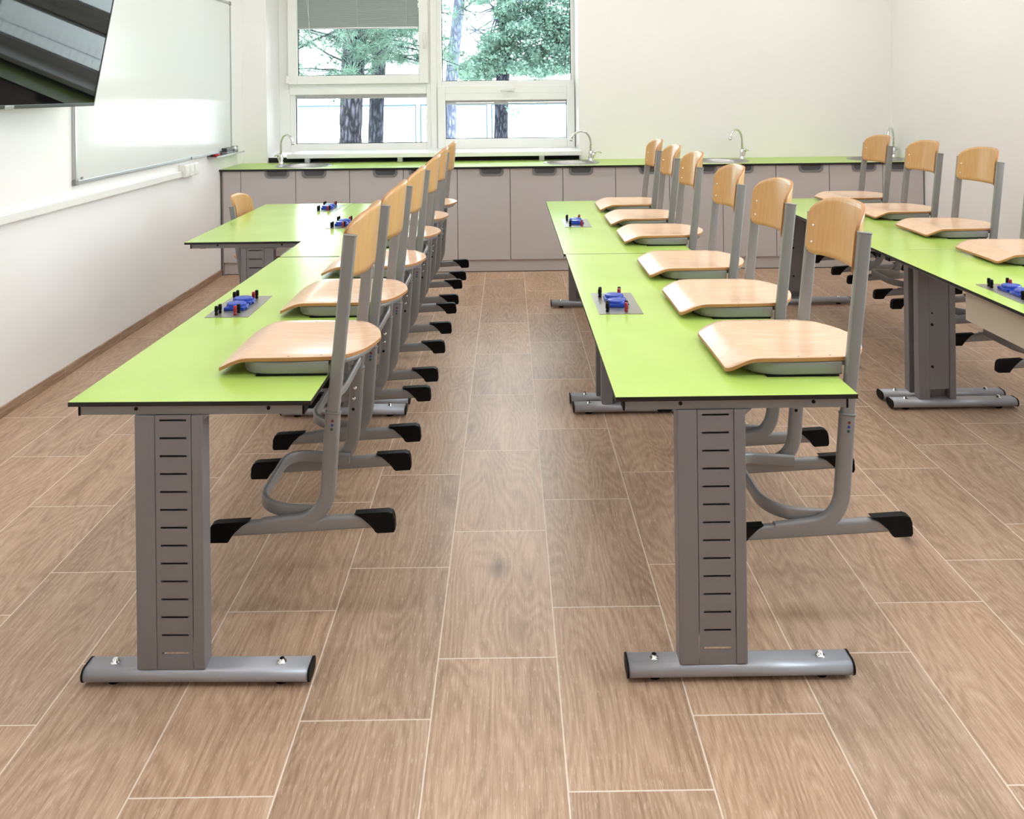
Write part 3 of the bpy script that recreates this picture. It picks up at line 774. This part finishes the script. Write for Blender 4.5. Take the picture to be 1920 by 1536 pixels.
# ================================================================== chairs
def make_chair(label):
    t = thing('school_chair', label, 'chair', (0, 0, 0), 0, None)
    FZ = 0.43                                  # underside of seat frame
    px = lambda z: (z - FZ) * 0.108            # post centre line
    PY = 0.176
    # ---- seat plywood
    bm = bmesh.new(); nu, nv = 34, 20; X0, X1 = -0.318, 0.088; th = 0.009
    def halfw(x):
        if x < -0.286: k = (x - X0) / 0.032; return 0.150 + 0.025 * math.sqrt(max(0, 1 - (1 - k) ** 2))
        if x < -0.03: return 0.175 + 0.003 * math.sin(math.pi * (x + 0.286) / 0.256) - 0.002 * (x + 0.286) / 0.256
        k = (x + 0.03) / (X1 + 0.03); return max(0.014, 0.173 * max(0, 1 - k ** 2.15) ** 0.62)
    def ztop(x, y):
        z = 0.4795
        if x < -0.240: k = (-0.240 - x) / 0.078; z -= 0.029 * k ** 1.6
        elif x < -0.15: z -= 0.000
        h = max(0, 1 - ((x + 0.08) / 0.15) ** 2) * max(0, 1 - (y / 0.15) ** 2)
        z -= 0.008 * h
        if x < -0.22: z -= 0.002 * (abs(y) / 0.17) ** 3 * min(1, (-0.22 - x) / 0.08)
        return z
    us = [X0 + (X1 - X0) * (0.5 - 0.5 * math.cos(math.pi * i / nu)) for i in range(nu + 1)]
    top, bot = [], []
    for x in us:
        hw = halfw(x); a, b = [], []
        for j in range(nv + 1):
            y = hw * (2 * j / nv - 1); z = ztop(x, y)
            a.append(bm.verts.new((x, y, z))); b.append(bm.verts.new((x, y, z - th)))
        top.append(a); bot.append(b)
    for i in range(nu):
        for j in range(nv):
            bm.faces.new((top[i][j], top[i+1][j], top[i+1][j+1], top[i][j+1])).smooth = True
            bm.faces.new((bot[i][j], bot[i][j+1], bot[i+1][j+1], bot[i+1][j])).smooth = True
    for i in range(nu):
        for j in (0, nv):
            bm.faces.new((top[i][j], bot[i][j], bot[i+1][j], top[i+1][j])).material_index = 1
    for j in range(nv):
        for i in (0, nu):
            bm.faces.new((top[i][j], top[i][j+1], bot[i][j+1], bot[i][j])).material_index = 1
    seat = obj('seat', bm, [M_seat, M_plyedge], t)
    for x, y in ((-0.13, -0.163), (-0.045, -0.155), (-0.13, 0.163), (-0.045, 0.155)):
        bm = bmesh.new(); lathe(bm, (x, y, ztop(x, y)), [(0.0032, 0.0), (0.0025, 0.0006), (0.0001, 0.0008)], 10); obj('seat_screw', bm, M_seatscrew, seat)
    # ---- seat frame: U of flat oval tube plus rear arc
    bm = bmesh.new()
    zc = FZ + 0.004 + 0.0175
    def yz(path): return [(x, y, zc) for x, y in path]
    pts = fillet([(-0.022, -PY + 0.012, zc), (-0.255, -PY + 0.012, zc), (-0.255, PY - 0.012, zc), (-0.022, PY - 0.012, zc)], 0.085, 10)
    sweep(bm, pts, rrect(0.020, 0.035, 0.006, 3), (0, 0, 1))
    fr = obj('seat_frame', bm, M_steel, t); autosmooth(fr)
    bm = bmesh.new()
    pts = [(-0.02 + 0.085 * math.sin(math.radians(a)), -(PY - 0.022) * math.cos(math.radians(a)), 0.4615) for a in range(0, 181, 12)]
    sweep(bm, pts, rrect(0.018, 0.016, 0.006, 3), (0, 0, 1)); autosmooth(obj('rear_support', bm, M_steel, fr))
    bm = bmesh.new()
    for s in (-1, 1):
        add_box(bm, -0.215, -0.028, s * (PY - 0.012) - 0.009, s * (PY - 0.012) + 0.009, FZ, FZ + 0.0045, 0, 0.001)
    add_box(bm, -0.263, -0.247, -0.09, 0.09, FZ, FZ + 0.0045, 0, 0.001)
    obj('glide_strip', bm, M_black, fr)
    # ---- posts and leg frames
    for s in (-1, 1):
        y = s * PY
        bm = bmesh.new()
        sweep(bm, [(px(0.31), y, 0.31), (px(0.798), y, 0.798)], rrect(0.034, 0.020, 0.006, 3), (0, 1, 0))
        po = obj('back_post', bm, M_steel, t); autosmooth(po)
        bm = bmesh.new(); sweep(bm, [(px(0.798), y, 0.798), (px(0.8015), y, 0.8015)], rrect(0.036, 0.022, 0.007, 3), (0, 1, 0)); obj('post_cap', bm, M_hrim, po)
        bm = bmesh.new()
        P = [(px(0.335), y, 0.335), (px(0.10) + 0.004, y, 0.055), (-0.20, y, 0.0375)]
        sweep(bm, fillet(P, [0.115], 12), rrect(0.040, 0.023, 0.008, 3), (0, 1, 0))
        sweep(bm, [(-0.315, y, 0.0305), (0.125, y, 0.0515)], rrect(0.036, 0.0225, 0.008, 3), (0, 1, 0))
        lf = obj('leg_frame', bm, M_steel, t); autosmooth(lf)
        # rubber feet at both runner ends
        for e in (-1, 1):
            bm = bmesh.new()
            if e > 0: prof = [(0.045, 0.071), (0.132, 0.0755), (0.144, 0.071), (0.149, 0.058), (0.151, 0.030), (0.147, 0.022), (0.104, 0.020), (0.098, 0.024), (0.088, 0.042), (0.068, 0.060)]
            else: prof = [(-0.232, 0.0545), (-0.318, 0.0505), (-0.330, 0.046), (-0.336, 0.034), (-0.338, 0.007), (-0.335, 0.0), (-0.289, 0.0), (-0.284, 0.005), (-0.272, 0.026), (-0.254, 0.043)]
            a = [bm.verts.new((x, y - 0.0135, z)) for x, z in prof]; b = [bm.verts.new((x, y + 0.0135, z)) for x, z in prof]
            f1 = bm.faces.new(a); f2 = bm.faces.new(list(reversed(b)))
            for i in range(len(prof)):
                bm.faces.new((a[i], b[i], b[(i+1) % len(prof)], a[(i+1) % len(prof)]))
            es = [ed for f in (f1, f2) for ed in f.edges]
            bmesh.ops.bevel(bm, geom=es, offset=0.0018, segments=2, affect='EDGES')
            autosmooth(obj('rubber_foot', bm, M_black, lf))
        # sleeve rim, size dots (outside) and bolts (inside)
        bm = bmesh.new(); sweep(bm, [(px(0.333), y, 0.333), (px(0.338), y, 0.338)], rrect(0.042, 0.025, 0.009, 3), (0, 1, 0)); obj('sleeve_rim', bm, M_hrim, lf)
        for z, m_ in ((0.316, M_reddot), (0.305, M_bluedot), (0.294, M_greendot)):
            bm = bmesh.new(); cyl(bm, (px(z) + 0.002, y + s * 0.0112, z), (0, s, 0), 0.0038, 0.001, 12); obj('size_dot', bm, m_, lf)
        for z in (0.275, 0.243):
            bm = bmesh.new(); tube(bm, [(px(z), y - s * 0.011, z), (px(z), y - s * 0.014, z), (px(z), y - s * 0.0155, z)], 0.005, 12, 0, [0.0062, 0.0055, 0.003]); obj('leg_bolt', bm, M_chrome, lf)
        bm = bmesh.new(); cyl(bm, (px(0.21), y - s * 0.011, 0.21), (0, -s, 0), 0.0048, 0.0012, 12); obj('hole_dark_disc', bm, M_black, lf)  # flat black disc painted as the shade inside an open hole
    # ---- U-shaped stretcher between the runners
    bm = bmesh.new(); yi = PY - 0.017
    P = [(-0.035, -yi, 0.062), (-0.218, -yi, 0.066), (-0.218, yi, 0.066), (-0.035, yi, 0.062)]
    P = fillet(P, 0.085, 10)
    P = [Vector((p.x, p.y, p.z + 0.014 * min(1, max(0, (-0.09 - p.x) / 0.12)))) for p in P]
    sweep(bm, P, rrect(0.016, 0.034, 0.0065, 3), (0, 0, 1)); autosmooth(obj('stretcher', bm, M_steel, t))
    # ---- cross bar under the rear of the seat
    bm = bmesh.new()
    P = [(px(0.37), -PY + 0.008, 0.372), (px(0.37) + 0.012, -PY * 0.6, 0.374), (px(0.37) + 0.012, PY * 0.6, 0.374), (px(0.37), PY - 0.008, 0.372)]
    sweep(bm, fillet(P, 0.05, 6), rrect(0.016, 0.022, 0.006, 3), (0, 0, 1)); autosmooth(obj('cross_bar', bm, M_steel, t))
    # ---- backrest plywood
    bm = bmesh.new(); nu, nv = 36, 12; HW = 0.1655; thk = 0.009
    xb = lambda s, z: px(z) - 0.021 + 0.054 * (1 - abs(s) ** 2.8)
    F, K = [], []
    for i in range(nu + 1):
        s = -math.cos(math.pi * i / nu); y = s * HW
        e = abs(s)
        zt = 0.792 + 0.070 * (1 - e ** 3.0) ** (1 / 2.3) if e < 1 else 0.792
        zb = 0.683 + (0.0 if e < 0.86 else 0.028 * (1 - math.sqrt(max(0, 1 - ((e - 0.86) / 0.14) ** 2))))
        a, b = [], []
        for j in range(nv + 1):
            z = zb + (zt - zb) * j / nv
            x = xb(s, z)
            ds = 0.001; tx, ty = (xb(s + ds, z) - xb(s - ds, z)), 2 * ds * HW; ln_ = math.hypot(tx, ty); nx, ny = ty / ln_, -tx / ln_
            a.append(bm.verts.new((x, y - thk * ny * 0.0 - (0 if abs(ny) < 1e-9 else 0) , z))); b.append(bm.verts.new((x + thk * nx, max(-HW, min(HW, y + thk * ny)) if abs(s) < 0.995 else y, z)))
        F.append(a); K.append(b)
    for i in range(nu):
        for j in range(nv):
            bm.faces.new((F[i][j], F[i][j+1], F[i+1][j+1], F[i+1][j])).smooth = True
            bm.faces.new((K[i][j], K[i+1][j], K[i+1][j+1], K[i][j+1])).smooth = True
        for j in (0, nv): bm.faces.new((F[i][j], F[i+1][j], K[i+1][j], K[i][j])).material_index = 1
    for j in range(nv):
        for i in (0, nu): bm.faces.new((F[i][j], K[i][j], K[i][j+1], F[i][j+1])).material_index = 1
    bk = obj('backrest', bm, [M_back, M_plyedge], t)
    for s in (-1, 1):
        for z in (0.717, 0.766):
            sp_ = 0.90; bm = bmesh.new(); bmesh.ops.create_uvsphere(bm, u_segments=12, v_segments=8, radius=0.0046, matrix=Matrix.Translation((xb(sp_, z) - 0.0005, s * sp_ * HW, z)))
            obj('back_screw', bm, M_chrome, bk, True)
    return t
HZ = T - 0.43
G_ = lambda s: 'school chairs hung on the %s row of desks' % s
ordn = ['nearest', 'second', 'third', 'fourth', 'fifth', 'farthest']
PYc = 0.186
rowsC = [(-0.460, 2.150), (-0.452, 2.705), (-0.442, 3.262), (-0.433, 3.905), (-0.432, 4.435), (-0.420, 5.000)]
rowsM = [(0.874, 2.096), (0.868, 2.630), (0.862, 3.165), (0.866, 3.875), (0.864, 4.390), (0.866, 4.925)]
rowsR = [(2.325, 3.340), (2.348, 3.960), (2.349, 4.520), (2.350, 5.110)]
lab = {
 'L': ['nearest hung chair of the left row, its side facing the viewer', 'second hung chair of the left row, still on the near desk', 'third hung chair of the left row, last on the near desk',
       'fourth hung chair of the left row, first on the far desk', 'fifth hung chair of the left row, seat tip showing by the aisle', 'farthest hung chair of the left row, its back against the window sill'],
 'M': ['largest hung chair of the middle row, on the near corner of its desk', 'second hung chair from the front in the middle row', 'third hung chair in the middle row, last on the near desk',
       'fourth hung chair in the middle row, first on the far desk', 'fifth hung chair in the middle row, second from the counter', 'farthest and smallest hung chair of the middle row'],
 'R': ['right row chair cut off by the photo edge, only its seat and feet showing', 'right row chair seen whole against the white wall', 'right row chair between the tap and the wall-side chair',
       'farthest right row chair, its back below the rightmost tap']}
ch = None
for key, rows, nm in (('L', rowsC, 'left'), ('M', rowsM, 'middle'), ('R', rowsR, 'right')):
    for i, (x, y) in enumerate(rows):
        loc = (x, y + PYc, HZ)
        if ch is None: ch = make_chair(lab[key][i]); ch.location = loc; ch['group'] = G_(nm)
        else: dup(ch, loc, 0, lab[key][i], G_(nm))
# chair standing on the floor at the wall side, facing the aisle
fc = dup(ch, (-1.668, 4.77 + PYc, 0.0185), math.pi, 'school chair standing on the floor between the whiteboard wall and the desk')
if 'group' in fc: del fc['group']
fc.rotation_euler = (0, math.radians(1.6), math.pi)
fc.scale = (0.955, 0.955, 0.955)      # a smaller chair size than the hung ones
fc.location = (-1.612, 4.93 + 0.178, 0.001)

# ================================================================== left wall furniture
XW = XL
# whiteboard
t = thing('whiteboard', 'large glossy whiteboard with aluminium frame on the left wall', 'whiteboard', (XW, 5.545, 0.975), 0)
by0, by1, bz0, bz1 = -1.225, 1.225, 0.0, 1.225
bm = bmesh.new(); add_box(bm, 0.004, 0.014, by0 + 0.01, by1 - 0.01, bz0 + 0.01, bz1 - 0.01); obj('board_surface', bm, M_board, t)
bm = bmesh.new(); w = 0.02
for a in ((by0, by0 + w, bz0, bz1), (by1 - w, by1, bz0, bz1), (by0 + w, by1 - w, bz0, bz0 + w), (by0 + w, by1 - w, bz1 - w, bz1)):
    add_box(bm, 0.001, 0.020, a[0], a[1], a[2], a[3], 0, 0.003)
bf = obj('board_frame', bm, M_alu, t)
bm = bmesh.new()
for y in (by0 + 0.012, by1 - 0.012):
    for z in (bz0 + 0.012, bz1 - 0.012): add_box(bm, 0.001, 0.0225, y - 0.017, y + 0.017, z - 0.017, z + 0.017, 0, 0.006)
for y in (by0 + 0.06, 0.35): cyl(bm, (0.02, y, 0.03 if y < 0 else 0.012), (1, 0, 0), 0.008, 0.006, 12)
obj('frame_corner', bm, M_steel, bf)
t = thing('pen_tray', 'narrow pen tray fixed below the far end of the whiteboard', 'tray', (XW, 6.55, 0.953), 0)
bm = bmesh.new(); add_box(bm, 0.001, 0.075, -0.30, 0.36, 0.0, 0.006, 0, 0.001); add_box(bm, 0.070, 0.075, -0.30, 0.36, 0.006, 0.014, 0, 0.001); add_box(bm, 0.001, 0.004, -0.30, 0.36, 0.006, 0.021)
obj('tray_shelf', bm, M_alu, t)
bm = bmesh.new(); tube(bm, [(0, -0.06, 0), (0, 0.045, 0), (0, 0.05, 0), (0, 0.075, 0)], 0.009, 12, 0, [0.0095, 0.0095, 0.008, 0.007])
o = obj('marker', bm, M_redp); o.location = (XW + 0.040, 6.36, 0.9685); tag(o, 'red marker lying on the whiteboard tray', 'marker', 'markers on the whiteboard tray')
o2 = o.copy(); COL.objects.link(o2); o2.location = (XW + 0.022, 6.40, 0.9685); o2.rotation_euler = (0, 0, 0.03); o2['label'] = 'second red marker, lying behind the first against the board'
t = thing('board_eraser', 'dark grey board eraser on the whiteboard tray beside the markers', 'eraser', (XW + 0.035, 6.60, 0.9593), 0)
bm = bmesh.new(); add_box(bm, -0.022, 0.022, -0.07, 0.07, 0.022, 0.052, 0, 0.006); obj('eraser_grip', bm, M_bezel, t)
bm = bmesh.new(); add_box(bm, -0.024, 0.024, -0.072, 0.072, 0.0, 0.023, 0, 0.003); obj('felt_pad', bm, M_hrim, t)
t = thing('marker_cup', 'small grey magnetic marker cup on the far end of the tray', 'cup', (XW + 0.042, 6.76, 0.959), 0)
bm = bmesh.new(); lathe(bm, (0, 0, 0), [(0.0001, 0), (0.027, 0), (0.029, 0.055), (0.0262, 0.055), (0.025, 0.004), (0.0001, 0.004)], 24); obj('cup_shell', bm, M_alu, t)
# cable trunking and double socket
t = thing('cable_trunking', 'white cable trunking running along the left wall below the whiteboard', 'trunking', (XW, 1.6, 0.868), 0)
bm = bmesh.new(); add_box(bm, 0.0005, 0.026, -4.1, 4.10, 0, 0.044, 0, 0.002); obj('trunking_base', bm, M_white, t)
bm = bmesh.new(); add_box(bm, 0.026, 0.029, -4.1, 4.10, 0.003, 0.041, 0, 0.001); obj('trunking_lid', bm, M_white, t)
t = thing('wall_socket_box', 'white surface socket box at the far end of the trunking', 'socket', (XW, 5.835, 0.864), 0)
bm = bmesh.new(); add_box(bm, 0.0005, 0.045, -0.13, 0.13, 0, 0.088, 0, 0.005); obj('socket_housing', bm, M_white, t)
for y in (-0.085, 0.0, 0.085):
    bm = bmesh.new(); add_box(bm, 0.045, 0.049, y - 0.040, y + 0.040, 0.004, 0.084, 0, 0.003); c = obj('socket_face', bm, M_white, t)
    bm = bmesh.new(); cyl(bm, (0.049, y, 0.044), (1, 0, 0), 0.019, 0.0012, 20); obj('socket_well', bm, M_pvc, c)
# television on a tilting bracket
th = math.radians(11.5)
tv = thing('television', 'large black flat television tilted down from the left wall', 'television', (-2.125, 3.50, 1.392), 0)
tv.rotation_euler = (0, th, 0)
H, HWY = 0.79, 0.705
bm = bmesh.new(); add_box(bm, -0.05, -0.004, -HWY, HWY, 0.0, H, 0, 0.006); obj('tv_casing', bm, M_tvb, tv)
bm = bmesh.new()
add_box(bm, -0.006, 0.004, -HWY, HWY, 0, 0.017, 0, 0.001); add_box(bm, -0.006, 0.004, -HWY, HWY, H - 0.008, H, 0, 0.001)
add_box(bm, -0.006, 0.004, -HWY, -HWY + 0.008, 0.017, H - 0.008, 0, 0.001); add_box(bm, -0.006, 0.004, HWY - 0.008, HWY, 0.017, H - 0.008, 0, 0.001)
obj('bezel', bm, M_bezel, tv)
bm = bmesh.new(); add_box(bm, -0.004, 0.0015, -HWY + 0.008, HWY - 0.008, 0.017, H - 0.008); obj('screen', bm, M_screen, tv)
bm = bmesh.new(); add_box(bm, 0.004, 0.006, -0.045, 0.02, -0.004, 0.015, 0, 0.001); obj('sensor_tab', bm, M_alu, tv)
bm = bmesh.new(); add_box(bm, -0.115, -0.05, -0.22, 0.22, 0.18, 0.62, 0, 0.01); obj('wall_bracket', bm, M_tvb, tv)

# ================================================================== outdoors
GZ = -0.55
g = box_obj('courtyard_ground', -45, 45, -30, 90, GZ - 0.1, GZ, M_concrete); struct(g, 'bright paved ground outside the window')
def px2x(px, Y): return (px - 953.0) / 1536.0 * Y
def py2z(py, Y, px=800): return CAMZ - (py - 169.3 + 0.0112 * (px - 960)) / 1536.0 * Y

def mesh_np(name, V, F, m, parent):
    me = bpy.data.meshes.new(name); me.from_pydata(V, [], F); me.materials.append(m)
    o = bpy.data.objects.new(name, me); COL.objects.link(o); o.parent = parent; return o

def trunk_mesh(pts, radii, mt, parent, branches=(), name='trunk'):
    bm = bmesh.new(); n = 18
    tube(bm, pts, 0.1, n, 0, radii)
    for v in bm.verts:
        k = 1 + 0.05 * math.sin(v.co.z * 23 + v.co.x * 40) ; c = None
    for b in branches:
        k = len(b); tube(bm, b, 0.02, 6, 0, [max(0.004, 0.026 * (1 - i / k)) for i in range(k)])
    return obj(name, bm, mt, parent)

def branches(base, n, length, spread, up):
    out = []
    for _ in range(n):
        a = random.uniform(0, 2 * math.pi); z0 = random.uniform(*up); L_ = length * random.uniform(0.6, 1.2)
        p = Vector((base(z0)[0], base(z0)[1], z0)); path = [p]
        d = Vector((math.cos(a), math.sin(a) * spread, random.uniform(-0.25, 0.25)))
        for i in range(7):
            d = (d + Vector((random.uniform(-.25, .25), random.uniform(-.25, .25), random.uniform(-.2, .2)))).normalized()
            p = p + d * L_ / 7; path.append(p)
        out.append(path)
    return out

def needles(brs, per, ln, wd, seed, nt=34):
    """tufts of thin needles along branches"""
    r = np.random.default_rng(seed); V, F = [], []
    for b in brs:
        for _ in range(per):
            i = r.integers(1, len(b)); c = np.array(b[i]) + r.normal(0, 0.07, 3)
            for _k in range(nt):
                d = r.normal(0, 1, 3); d /= np.linalg.norm(d); d[2] += 0.15
                s = np.cross(d, r.normal(0, 1, 3)); s = s / np.linalg.norm(s) * wd
                L_ = ln * r.uniform(0.6, 1.1); droop = np.array([0, 0, -0.25 * L_])
                k = len(V)
                V += [tuple(c - s), tuple(c + s), tuple(c + d * L_ * 0.6 + s * .8), tuple(c + d * L_ * 0.6 - s * .8), tuple(c + d * L_ + droop)]
                F += [(k, k+1, k+2, k+3), (k+3, k+2, k+4)]
    return V, F

def leaves(blobs, n, size, seed):
    r = np.random.default_rng(seed); V, F = [], []
    w = np.array([b[3] * b[4] * b[5] for b in blobs]) ** 0.7; w /= w.sum()
    for b, k_ in zip(blobs, (w * n).astype(int)):
        for _ in range(k_):
            d = r.normal(0, 1, 3); d /= np.linalg.norm(d); d *= r.uniform(0.35, 1.0) ** 0.5
            c = np.array(b[:3]) + d * np.array(b[3:6])
            a = r.normal(0, 1, 3); a /= np.linalg.norm(a); s = np.cross(a, r.normal(0, 1, 3)); s /= np.linalg.norm(s)
            L_ = size * r.uniform(0.6, 1.3); k = len(V)
            V += [tuple(c), tuple(c + a * L_ * .5 + s * L_ * .28), tuple(c + a * L_), tuple(c + a * L_ * .5 - s * L_ * .28)]
            F += [(k, k+1, k+2, k+3)]
    return V, F

def pine(label, Y, pxs, rad, mt, brn, blen, up, per, seed, spread=0.6, nlen=0.17):
    pts = [(px2x(px_, Y), Y, py2z(py_, Y)) for px_, py_ in pxs]
    pts = [(pts[0][0], Y, GZ)] + pts + [(pts[-1][0] + 0.02, Y, 5.5)]
    t = thing('pine_tree', label, 'tree', (pts[0][0], Y, GZ), 0, 'trees outside the window')
    zs = [p[2] for p in pts]; xs_ = [p[0] for p in pts]
    base = lambda z: (float(np.interp(z, zs, xs_)), Y)
    random.seed(seed)
    dense = []; N_ = 26
    for i in range(N_ + 1):
        z = GZ + (5.5 - GZ) * i / N_; dense.append((base(z)[0] + random.uniform(-.006, .006), Y, z))
    radii = [rad * (1.12 - 0.30 * i / N_) * random.uniform(0.97, 1.03) for i in range(N_ + 1)]
    I = Vector((-pts[0][0], -Y, -GZ))
    brs = branches(base, brn, blen, spread, up) if brn else []
    mv = lambda L_: [tuple(Vector(p) + I) for p in L_]
    trunk_mesh(mv(dense), radii, mt, t, [])
    if brs:
        bm = bmesh.new()
        for b in brs: tube(bm, mv(b), 0.02, 6, 0, [0.018, 0.015, 0.012, 0.010, 0.008, 0.006, 0.005, 0.004])
        obj('branches', bm, M_barkd, t)['kind'] = 'stuff'
        V, F = needles([mv(b) for b in brs], per, nlen, 0.0030, seed + 5)
        o = mesh_np('needles', V, F, M_needle, t); o['kind'] = 'stuff'
    return t
random.seed(3)
pine('thick rough-barked pine seen through both left panes', 9.5, [(657, 265), (659, 180), (668, 60)], 0.128, M_bark, 44, 1.35, (1.62, 3.8), 16, 11)
pine('thinner dark pine just right of the thick one', 10.5, [(703, 265), (707, 180), (716, 60)], 0.093, M_barkd, 34, 1.1, (1.70, 3.8), 15, 21)
pine('pale leaning trunk at the left of the upper right pane', 11.5, [(843, 260), (846, 150), (864, 0)], 0.083, M_barkl, 9, 0.8, (1.9, 3.8), 5, 31)
# leafy tree behind the right panes
Y4 = 12.5
t = thing('leafy_tree', 'dense leafy tree filling the upper right pane', 'tree', (px2x(938, Y4), Y4, GZ), 0)
I = Vector((-px2x(938, Y4), -Y4, -GZ))
def bl(px_, py_, rx, rz, dy=0.0, ry=0.5):
    Y = Y4 + dy; p = Vector((px2x(px_, Y), Y, py2z(py_, Y, 960))) + I
    return (p.x, p.y, p.z, rx, ry, rz)
bm = bmesh.new()
tube(bm, [Vector((px2x(px_, Y4), Y4, z)) + I for px_, z in ((937, GZ), (938, 0.6), (940, 1.3), (948, 2.2), (955, 3.4), (958, 4.6))], 0.1, 16, 0, [0.125, 0.115, 0.11, 0.09, 0.06, 0.03])
obj('trunk', bm, M_barkd, t)
blobs = [bl(1000, 60, 0.55, 0.42), bl(950, 110, 0.55, 0.22), bl(1050, 110, 0.45, 0.26), bl(1055, 30, 0.5, 0.5), bl(985, -30, 0.55, 0.5), bl(905, 128, 0.42, 0.14),
         bl(1010, 128, 0.6, 0.13), bl(930, 75, 0.25, 0.14), bl(905, -10, 0.22, 0.14), bl(1090, 75, 0.4, 0.5), bl(948, 22, 0.2, 0.16), bl(880, 140, 0.2, 0.08)]
rb = np.random.default_rng(12)
for k_ in range(70):
    q = rb.uniform(0, 1); blobs.append(bl(870 + 240 * q + rb.normal(0, 10), rb.uniform(150 - 190 * min(1, q * 1.5 + 0.1), 148), rb.uniform(.06, .2), rb.uniform(.04, .11), rb.uniform(-.5, .3), 0.15))
blobs += [bl(953 + 6 * k_, 205 + 7 * (k_ % 3), 0.035, 0.04, -0.3, 0.04) for k_ in range(4)]
V, F = leaves(blobs, 42000, 0.055, 77); o = mesh_np('foliage', V, F, M_leaf, t); o['kind'] = 'stuff'
bm = bmesh.new(); random.seed(5)
for k in range(16):
    b0 = Vector((px2x(945, Y4), Y4, random.uniform(1.9, 3.2))) + I; e = blobs[k % 10]
    mid = (b0 + Vector(e[:3])) / 2 + Vector((0, 0, random.uniform(-.1, .15)))
    tube(bm, [b0, mid, Vector(e[:3]), Vector(e[:3]) + Vector((random.uniform(-.4, .4), 0, random.uniform(-.2, .3)))], 0.01, 6, 0, [0.025, 0.016, 0.01, 0.004])
for k in range(10):
    x0_ = px2x(random.uniform(905, 960), Y4); z0_ = random.uniform(2.0, 2.9)
    a = Vector((x0_, Y4, z0_)) + I; b = Vector((px2x(random.uniform(850, 890), Y4), Y4, z0_ + random.uniform(-.3, .25))) + I
    tube(bm, [a, (a + b) / 2 + Vector((0, 0, random.uniform(-.08, .08))), b], 0.01, 6, 0, [0.014, 0.010, 0.004])
o = obj('branches', bm, M_barkl, t); o['kind'] = 'stuff'
# low shrub and yard fence
t = thing('shrub', 'small dark blue-green shrub at the lower left corner of the window', 'shrub', (px2x(567, 11.0), 11.0, GZ), 0)
bmx = [(0, 0, 0.45, 0.10, 0.1, 0.45), (-0.06, 0, 0.25, 0.16, 0.12, 0.25), (0.03, 0, 0.8, 0.05, 0.05, 0.32)]
V, F = leaves(bmx, 2600, 0.05, 99); mesh_np('foliage', V, F, M_needle, t)['kind'] = 'stuff'
bm = bmesh.new(); tube(bm, [(0, 0, 0), (0, 0, 0.9)], 0.012, 8); obj('stem', bm, M_barkd, t)
YF = 16.0
t = thing('yard_fence', 'thin steel mesh fence with pale posts across the yard', 'fence', (0, YF, GZ), 0)
zr = py2z(197, YF) - GZ
bm = bmesh.new(); tube(bm, [(-9, 0, zr), (6, 0, zr)], 0.020, 6); tube(bm, [(-9, 0, 0.35), (6, 0, 0.35)], 0.008, 6); obj('fence_rail', bm, M_fence, t)
for k, px_ in enumerate((784, 917, 1120, 420)):
    bm = bmesh.new(); x = px2x(px_, YF); add_box(bm, x - 0.035, x + 0.035, -0.03, 0.03, 0, zr + 0.03); add_box(bm, x - 0.062, x - 0.036, -0.02, 0.02, 0, zr, 1); add_box(bm, x + 0.036, x + 0.062, -0.02, 0.02, 0, zr, 1)
    obj('fence_post', bm, [M_white, M_fence], t)
bm = bmesh.new(); x = -9.0
while x < 6: tube(bm, [(x, 0, 0.0), (x, 0, 0.55)], 0.004, 4); x += 0.16
obj('fence_wires', bm, M_fence, t)['kind'] = 'stuff'
